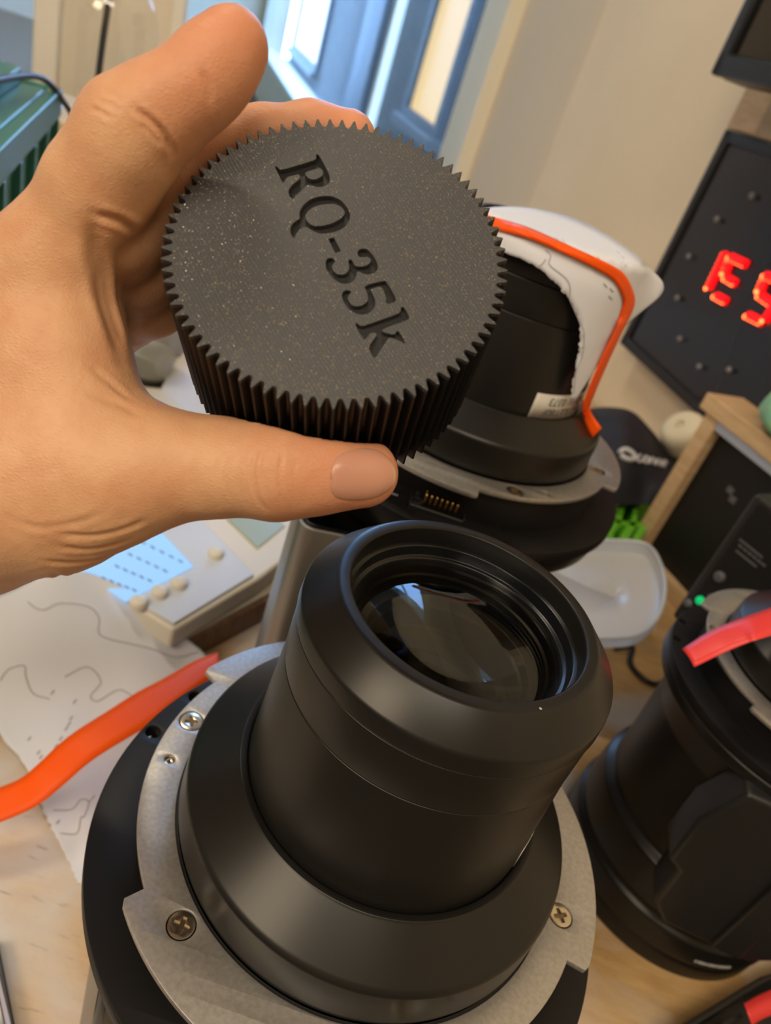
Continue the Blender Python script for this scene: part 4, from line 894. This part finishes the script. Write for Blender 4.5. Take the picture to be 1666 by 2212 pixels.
# ------------------------------------------------------------------ studio clock on the right wall
def clock():
    n = NW; off = .05; p0 = W0+NW*off
    fp = lambda x, y, lift=0.: PP(x, y, p0+NW*lift, NW)
    bl, tl = fp(1344, 744), fp(1568, 277); zb, zt = bl[2], tl[2]; s0 = wall_s((bl+tl)/2); Wd = .52
    T = thing('led_clock', wallpt(s0-Wd/2, zb, .0), 'black wall clock panel with red glowing segments at the right edge', 'clock')
    wb = lambda a, b, z0, z1, o0, o1: wbox(s0-b, s0-a, z0, z1, o0, o1)
    mesh('case', wb(0, Wd, zb, zt, .004, .044), M_plasticblk, T, smooth=30, bevel=.004)
    mesh('frame', join(wb(0, Wd, zb, zb+.018, .044, .054), wb(0, Wd, zt-.018, zt, .044, .054), wb(0, .018, zb, zt, .044, .054), wb(Wd-.018, Wd, zb, zt, .044, .054)), M_plasticblk, T, smooth=30, bevel=.003)
    mesh('face', wb(.017, Wd-.017, zb+.017, zt-.017, .044, .048), mat('smoked_face', (.016, .016, .020), .22, 0, .5), T, smooth=None)
    M_led = mat('lit_red_led', (.9, .1, .05), .3, emit=((1.0, .13, .03), 7.0)); M_seg = mat('red_segment', (.5, .01, .01), .4, emit=((1.0, .0, .005), 1.3)); M_off = mat('unlit_led', (.22, .21, .20), .35)
    ball = [(.0001, .0), (.5, -.15), (.86, -.5), (1., -1.)]
    def led(x, y, r, m, nm, par):
        c = fp(x, y, .0); a = U; b = np.array([0, 0, 1.]); V = []; Fc = []; S = 12
        for rr, dd in ball:
            for i in range(S): t = 2*math.pi*i/S; V.append(c+(a*math.cos(t)+b*math.sin(t))*r*rr+n*(r*(1+dd)*.6+.0045))
        for j in range(3):
            for i in range(S): Fc.append((j*S+i, j*S+(i+1) % S, (j+1)*S+(i+1) % S, (j+1)*S+i))
        return mesh(nm, (V, Fc), m, par)
    segs = [((1568, 548), (1533, 621), 8), ((1580, 556), (1612, 571), 5), ((1577, 566), (1567, 590), 3), ((1571, 601), (1589, 612), 4), ((1549, 640), (1569, 651), 4),
            ((1700, 615), (1656, 596), 6), ((1651, 608), (1643, 628), 3), ((1645, 640), (1674, 660), 5), ((1672, 664), (1654, 692), 4), ((1646, 696), (1618, 682), 5)]
    for a, b, k in segs:
        A, B = fp(*a, .001), fp(*b, .001); sg = mesh('segment', tube([A-(B-A)*.06, A, B, B+(B-A)*.06], [.003, .0068, .0068, .003], 12), M_seg, T)
        for i in range(k):
            f = i/(k-1); led(a[0]+(b[0]-a[0])*f-3, a[1]+(b[1]-a[1])*f+3, .0036, M_led, 'led', sg)
    for x, y in ((1629, 425), (1553, 475), (1492, 555), (1467, 645), (1473, 733), (1515, 793), (1580, 800), (1700, 420)): led(x, y, .005, M_off, 'minute_led', T)
clock()
# monitor above it and the wooden batten between
def monitor():
    fp = lambda x, y, lift: PP(x, y, W0+NW*lift, NW); a = fp(1537, 163, .16); zb = a[2]; s0 = wall_s(a); Wd, Hh = .5, .34
    wb = lambda x0, x1, z0, z1, o0, o1: wbox(s0-x1, s0-x0, z0, z1, o0, o1)
    T = thing('monitor', wallpt(s0-Wd/2, zb, .1), 'black monitor with rounded frame at the top right corner', 'monitor')
    mesh('housing', wb(0, Wd, zb, zb+Hh, .10, .155), M_plasticblk, T, smooth=30, bevel=.012)
    mesh('bezel', join(wb(.002, Wd, zb+.001, zb+.030, .150, .166), wb(.002, .026, zb+.001, zb+Hh, .150, .166), wb(Wd-.026, Wd, zb, zb+Hh, .150, .166), wb(0, Wd, zb+Hh-.026, zb+Hh, .150, .166)), M_plasticblk, T, smooth=30, bevel=.004)
    mesh('screen', wb(.024, Wd-.024, zb+.028, zb+Hh-.024, .150, .158), mat('dark_screen', (.008, .008, .010), .12, 0, .5), T, smooth=None)
    mesh('wall_arm', wb(Wd/2-.04, Wd/2+.04, zb+.1, zb+.2, .002, .10), M_plasticblk, T, smooth=30)
    b0 = fp(1604, 205, .05); b1 = fp(1590, 262, .05)
    M_lw = mat('light_wood', (.56, .37, .20), .5, var=(30, (.66, .46, .27), .35, .65, (1, 1, 7)), bump=(120, .15, .001))
    o = mesh('wooden_batten', wbox(wall_s(b0)-.4, wall_s(b0), b1[2]-.012, b0[2]+.02, .002, .05), M_lw, smooth=30, bevel=.003); setp(o, 'light wooden batten on the wall between monitor and clock', 'batten')
monitor()
# ------------------------------------------------------------------ right-hand side of the bench
M_lw = MATS['light_wood']; EV = np.array([-.5155, .857, 0.]); EV /= np.linalg.norm(EV); NE = np.array([-EV[1], EV[0], 0.])     # NE faces the camera side
def cabinet():
    c = P(1556, 868, .93); zt = P(1562, 858, .93)[2]; bx = lambda s0, s1, z0, z1, o0, o1: obox((*(c-EV*(s0+s1)/2+NE*(o0+o1)/2)[:2], (z0+z1)/2), EV*(s1-s0)/2, NE*(o1-o0)/2, (0, 0, (z1-z0)/2))
    T = thing('speaker_cabinet', (c[0], c[1], 0), 'wooden speaker cabinet with black front, right of the wrapped lens', 'speaker')
    mesh('side_board', bx(0, .022, .001, zt-.022, -.05, .012), M_lw, T, smooth=30, bevel=.001)
    mesh('top_board', bx(-.012, .34, zt-.022, zt, -.05, .016), M_lw, T, smooth=30, bevel=.002)
    mesh('side_board', bx(.30, .322, .001, zt-.022, -.05, .012), M_lw, T, smooth=30, bevel=.001)
    mesh('bottom_board', bx(.022, .30, .001, .02, -.05, .012), M_lw, T, smooth=30)
    mesh('baffle', bx(.022, .30, .02, zt-.034, -.05, -.004), mat('black_baffle', (.006, .006, .007), .5, bump=(900, .2, .0005)), T, smooth=None)
    mesh('reflection_strip', bx(.022, .30, zt-.034, zt-.022, -.05, .010), mat('bluish_reflection', (.55, .62, .75), .3, .6), T, smooth=None)  # bluish strip added for the reflected light under the top board
    for x, z in ((.075, zt-.085), (.085, zt-.092)): mesh('badge', bx(x, x+.010, z-.004, z+.004, -.004, -.002), mat('dull_badge', (.10, .10, .11), .4), T, smooth=None)
    # folded turquoise cloth on top
    rr = np.random.RandomState(4); q = c-EV*.115; V, Fc = lathe((0, 0), [(.0001, .085), (.030, .080), (.052, .062), (.058, .030), (.056, .006), (.0001, .0)], 36)
    f = 1+.12*np.sin(np.arctan2(V[:, 1], V[:, 0])*6+V[:, 2]*50)+.07*np.sin(np.arctan2(V[:, 1], V[:, 0])*13-V[:, 2]*90); V[:, 0] *= f; V[:, 1] *= f*.55
    W = np.array([q[0], q[1], zt+.0005])+V[:, :1]*EV+V[:, 1:2]*NE+V[:, 2:3]*np.array([0, 0, 1.])
    setp(mesh('folded_cloth', (W, Fc), mat('turquoise_cloth', (.25, .56, .42), .85, var=(60, (.36, .62, .34), .4, .65), bump=(300, .4, .002)), smooth=180, subsurf=1), 'bunched turquoise cloth on the wooden cabinet at the right edge', 'cloth')
cabinet()
def device():
    c = P(1455, 1322, .75); zt = P(1672, 1002, .75)[2]; zb = c[2]; E2 = np.array([-.60, .80, 0]); N2 = np.array([-.80, -.60, 0.])
    bx = lambda s0, s1, z0, z1, o0, o1: obox((*(c-E2*(s0+s1)/2+N2*(o0+o1)/2)[:2], (z0+z1)/2), E2*(s1-s0)/2, N2*(o1-o0)/2, (0, 0, (z1-z0)/2))
    T = thing('control_unit', (c[0]-E2[0]*.1, c[1]-E2[1]*.1, 0), 'upright black control unit with a green indicator light behind the right lens', 'device')
    mesh('stand', bx(.07, .20, .001, zb-.004, -.06, -.01), M_plasticblk, T, smooth=30)
    mesh('case', bx(0, .26, zb-.005, zt, -.07, 0), mat('grey_black_case', (.022, .020, .020), .45, bump=(300, .1, .0005)), T, smooth=30, bevel=.004)
    mesh('front_panel', bx(.010, .25, zb+.004, zt-.006, 0, .0025), mat('matt_black_panel', (.007, .007, .008), .5), T, smooth=None)
    pl = c+N2*.0025
    fp = lambda x, y: PP(x, y, pl, N2)
    def knob(x, y, r, m, nm):
        q = fp(x, y); V, Fc = lathe((0, 0), rnd([(r, 0), (r, .003), (r*.8, .0045), (.0001, .005)], .0006), 20); W = q+V[:, :1]*E2+V[:, 1:2]*np.array([0, 0, 1.])+V[:, 2:3]*N2; mesh(nm, (W, Fc), m, T)
    knob(1515, 1297, .0042, mat('green_led', (.0, .35, .10), .3, emit=((.0, .55, .16), .7)), 'indicator_light')
    M_k = mat('dull_grey_knob', (.16, .16, .18), .35, .3)
    knob(1490, 1303, .0040, M_k, 'button'); knob(1540, 1291, .0038, MATS['dull_badge'], 'button'); knob(1557, 1246, .0055, MATS['dull_badge'], 'button')
    for i, (x, y, w) in enumerate(((1602, 1168, 50), (1600, 1180, 60), (1594, 1192, 44))):
        for k in range(6):
            a = fp(x+k*w/6, y+k*w/6*.8); mesh('printed_line', obox(a, E2*.0022, N2*.0003, (0, 0, .0009)), M_k, T, smooth=None)
device()
def soft_bag():
    ctr = P(1375, 985, 1.06); T = thing('black_cloth_bag', (ctr[0], ctr[1], 0), 'limp black cloth bag with white lettering behind the wrapped lens', 'bag')
    z = ctr[2]; rows = []
    # front sheet of the bag, resting on the bench and slumped to the right
    prof = [[(1230, 900), (1290, 893), (1350, 902), (1392, 940), (1432, 985), (1470, 1010)], [(1230, 960), (1290, 950), (1350, 955), (1395, 980), (1432, 1012), (1465, 1035)], [(1230, 1030), (1290, 1020), (1350, 1020), (1395, 1030), (1430, 1045), (1460, 1060)], [(1230, 1100), (1290, 1092), (1350, 1090), (1395, 1090), (1430, 1095), (1455, 1100)]]
    dd = [1.10, 1.06, 1.03, 1.02]
    F_ = resample([[P(x, y, d+.02*math.sin(j*1.7+i)) for j, (x, y) in enumerate(r)] for i, (r, d) in enumerate(zip(prof, dd))], 18, 24)
    Bk = F_+np.array([.03, .10, -.02])
    n0, n1 = F_.shape[:2]; V = np.concatenate([F_.reshape(-1, 3), Bk.reshape(-1, 3)]); Fc = []; m = n0*n1
    for i in range(n0-1):
        for j in range(n1-1): q = (i*n1+j, i*n1+j+1, (i+1)*n1+j+1, (i+1)*n1+j); Fc += [q, tuple(m+k for k in q[::-1])]
    bd = [j for j in range(n1)]+[i*n1+n1-1 for i in range(1, n0)]+[(n0-1)*n1+j for j in range(n1-2, -1, -1)]+[i*n1 for i in range(n0-2, 0, -1)]
    for a, b in zip(bd, bd[1:]+bd[:1]): Fc.append((b, a, m+a, m+b))
    V[:, 2] = np.maximum(V[:, 2], .002)
    mesh('cloth_body', (V, Fc), mat('navy_black_cloth', (.016, .017, .026), .7, bump=(400, .3, .001)), T, smooth=60); tr = bvh((V, Fc))
    M_w = mat('white_lettering', (.62, .62, .66), .6)
    def dab(l, w):
        q = [hit(tr, x, y, .002) for x, y in spline(l, 4)]; q = [p for p in q if p is not None]
        if len(q) > 2: mesh('lettering', tube(q, w, 6), M_w, T)
    dab([(1338, 978), (1350, 970), (1366, 978), (1372, 990), (1358, 992), (1342, 984)], .0035)
    for k, l in enumerate([[(1384, 983), (1377, 988), (1380, 997), (1388, 996)], [(1395, 986), (1390, 994), (1398, 1000), (1402, 990), (1395, 986)], [(1405, 1001), (1407, 990), (1414, 992), (1414, 1003)], [(1419, 1004), (1421, 993), (1428, 996), (1427, 1006)], [(1432, 1000), (1440, 1000), (1436, 995), (1431, 1001), (1437, 1008)]]): dab(l, .0020)
soft_bag()
# cream roll
def roll():
    c = P(1478, 935, 1.12); T = thing('cream_roll', c-np.array([0, 0, .035]), 'cream rounded roll resting on the black bag below the clock', 'roll')
    ax = NW*.8+np.array([0, 0, .6]); ax /= np.linalg.norm(ax); e1 = np.cross(ax, U); e1 /= np.linalg.norm(e1); e2 = np.cross(ax, e1)
    V, Fc = lathe((0, 0), rnd([(.008, .020), (.026, .020), (.034, .010), (.034, -.022), (.026, -.03), (.008, -.03), (.008, .020)], .006), 36)
    mesh('roll_body', (c+V[:, :1]*e1+V[:, 1:2]*e2+V[:, 2:3]*ax, Fc), mat('cream_foam', (.72, .66, .50), .7, bump=(200, .1, .001)), T, smooth=50)
    V, Fc = lathe((0, 0), rnd([(.0001, .017), (.008, .017), (.008, -.028), (.0001, -.028)], .001), 20)
    mesh('core', (c+V[:, :1]*e1+V[:, 1:2]*e2+V[:, 2:3]*ax, Fc), mat('core_card', (.60, .54, .40), .7), T)
roll()
def bracket():
    z = .05; T = thing('green_bracket', PZ(1360, 1130, 0), 'bright green plastic bracket beside the wooden cabinet', 'bracket')
    M = mat('bright_green_plastic', (.14, .50, .03), .4, bump=(300, .1, .0005))
    def bar(pts, w, h, nm):
        for a, b in zip(pts[:-1], pts[1:]):
            A, B = PZ(*a, z), PZ(*b, z); t = B-A; L_ = np.linalg.norm(t); t /= L_; s = np.cross(t, [0, 0, 1.])
            mesh(nm, obox((A+B)/2-np.array([0, 0, h/2]), t*(L_/2+w*.4), s*w/2, (0, 0, h/2)), M, T, smooth=30, bevel=.001)
    bar([(1350, 1073), (1415, 1071)], .009, .049, 'top_bar'); bar([(1350, 1073), (1335, 1125)], .009, .049, 'side_bar'); bar([(1378, 1080), (1368, 1135)], .007, .04, 'side_bar')
    bar([(1335, 1125), (1285, 1185)], .012, .049, 'arm'); bar([(1368, 1130), (1330, 1190)], .012, .045, 'arm'); bar([(1335, 1128), (1390, 1132)], .008, .03, 'cross_bar'); bar([(1395, 1130), (1360, 1190)], .010, .04, 'arm')
    mesh('web', prism([PZ(x, y, .022) for x, y in ((1335, 1125), (1395, 1130), (1365, 1195), (1280, 1192))], (0, 0, -.021)), M, T, smooth=None)
    for x, y in ((1318, 1160), (1345, 1165)):
        p = PZ(x, y, z); mesh('peg', lathe((p[0], p[1]), rnd([(.0001, z+.004), (.004, z+.004), (.005, z), (.005, z-.01)], .001), 16), M, T)
bracket()
def lid():
    ctr = P(1315, 1292, .76); T = thing('frosted_lid', (ctr[0], ctr[1], 0), 'frosted translucent plastic lid leaning beside the foreground lens', 'lid')
    m = D.materials.new('frosted_plastic'); m.use_nodes = True; nt = m.node_tree; N = nt.nodes; L = nt.links; N.clear()
    out = N.new('ShaderNodeOutputMaterial'); a = N.new('ShaderNodeBsdfTranslucent'); b = N.new('ShaderNodeBsdfDiffuse'); g = N.new('ShaderNodeBsdfGlossy'); t = N.new('ShaderNodeBsdfTransparent')
    m1 = N.new('ShaderNodeMixShader'); m2 = N.new('ShaderNodeMixShader'); m3 = N.new('ShaderNodeMixShader'); 
    a.inputs[0].default_value = (.90, .92, .95, 1); b.inputs[0].default_value = (.86, .88, .92, 1); g.inputs['Roughness'].default_value = .3; m1.inputs[0].default_value = .55; m2.inputs[0].default_value = .22; m3.inputs[0].default_value = .12
    tc = N.new('ShaderNodeTexCoord'); nz = N.new('ShaderNodeTexNoise'); nz.inputs['Scale'].default_value = 300; bp = N.new('ShaderNodeBump'); bp.inputs['Strength'].default_value = .1; bp.inputs['Distance'].default_value = .0005
    L.new(tc.outputs['Object'], nz.inputs['Vector']); L.new(nz.outputs[0], bp.inputs['Height']); L.new(bp.outputs[0], g.inputs['Normal'])
    L.new(a.outputs[0], m1.inputs[1]); L.new(b.outputs[0], m1.inputs[2]); L.new(m1.outputs[0], m2.inputs[1]); L.new(t.outputs[0], m2.inputs[2]); L.new(m2.outputs[0], m3.inputs[1]); L.new(g.outputs[0], m3.inputs[2]); L.new(m3.outputs[0], out.inputs[0])
    olp = [(1160, 1215), (1230, 1190), (1330, 1186), (1395, 1196), (1424, 1240), (1432, 1295), (1418, 1350), (1380, 1388), (1330, 1398), (1240, 1395), (1160, 1385)]
    base_d = lambda y: .86-.16*(y-1190)/210
    ol = spline([P(x, y, base_d(y)) for x, y in olp], 5)
    ol = np.array([(p[0], p[1], max(p[2], .004)) for p in ol]); ol = np.concatenate([ol, ol[:1]]); cen = ol.mean(0); n = np.cross(ol[10]-cen, ol[30]-cen); n /= np.linalg.norm(n); 
    if n@(CAMP-cen) < 0: n = -n
    rows = [ol+n*.010, ol+n*.012+(cen-ol)*.010, ol-n*.002+(cen-ol)*.03, ol-n*.004+(cen-ol)*.07]+[ol-n*.004+(cen-ol)*f for f in (.3, .6, .999)]
    vf = grid(rows); mesh('panel', vf, m, T, smooth=50, solid=.0012)
    mesh('rim', tube(np.concatenate([ol+n*.0115]), .0022, 8), m, T, smooth=60)
    pts = [PZ(1330, 1400, .006), PZ(1366, 1398, .006), PZ(1362, 1432, .004), PZ(1385, 1462, .004), PZ(1415, 1478, .004), PZ(1450, 1472, .004), PZ(1500, 1490, .004)]
    setp(mesh('cable', tube(spline(pts, 8), .0032, 8), M_plasticblk, smooth=60), 'black cable looping out from under the frosted lid', 'cable')
lid()
# black tray with a red strip, bottom right; tablet edge, bottom left; small clip on the wall side
def corners():
    T = thing('black_tray', PZ(1600, 2180, 0), 'black plastic tray with a red strip in the bottom right corner', 'tray')
    f = lambda l, z: [PZ(x, y, z) for x, y in l]
    outer = [(1455, 2225), (1640, 2112), (1800, 2060), (1900, 2300), (1600, 2420)]; z = .030
    mesh('base', prism(f(outer, .004), (0, 0, -.0035)), M_plasticblk, T, smooth=None)
    for a, b in zip(outer, outer[1:]+outer[:1]):
        A, B = PZ(*a, z), PZ(*b, z); cc = np.array(f(outer, z)).mean(0); q = (cc-(A+B)/2); q[2] = 0; q = q/np.linalg.norm(q)*.006
        mesh('wall', prism([A, B, B+q, A+q], (0, 0, -.0265)), M_plasticblk, T, smooth=30, bevel=.001)
    mesh('divider', prism(f([(1560, 2210), (1600, 2188), (1606, 2196), (1566, 2220)], .026), (0, 0, -.021)), M_plasticblk, T, smooth=None)
    o = mesh('tape_strip', grid([spline(f([(1608, 2168), (1640, 2150), (1690, 2128)], .034), 5), spline(f([(1625, 2215), (1650, 2200), (1700, 2180)], .031), 5)]), M_red, smooth=60, solid=.0005); setp(o, 'short red tape strip in the black tray, bottom right', 'tape')
    T = thing('tablet', PZ(-40, 2200, 0), 'thin dark tablet with pale edge strip at the bottom left corner', 'tablet')
    mesh('slab', prism(f([(-3, 2036), (36, 2230), (-60, 2330), (-260, 2200), (-160, 2040)], .010), (0, 0, -.0095)), M_plasticblk, T, smooth=30, bevel=.001)
    mesh('edge_strip', prism(f([(-2, 2110), (26, 2225), (16, 2230), (-6, 2130)], .0101), (0, 0, .0006)), mat('lilac_strip', (.42, .38, .46), .4), T, smooth=None)
    mesh('screen', prism(f([(-8, 2140), (12, 2232), (-60, 2320), (-240, 2200), (-150, 2060)], .0101), (0, 0, .0006)), MATS['dark_screen'], T, smooth=None)
corners()
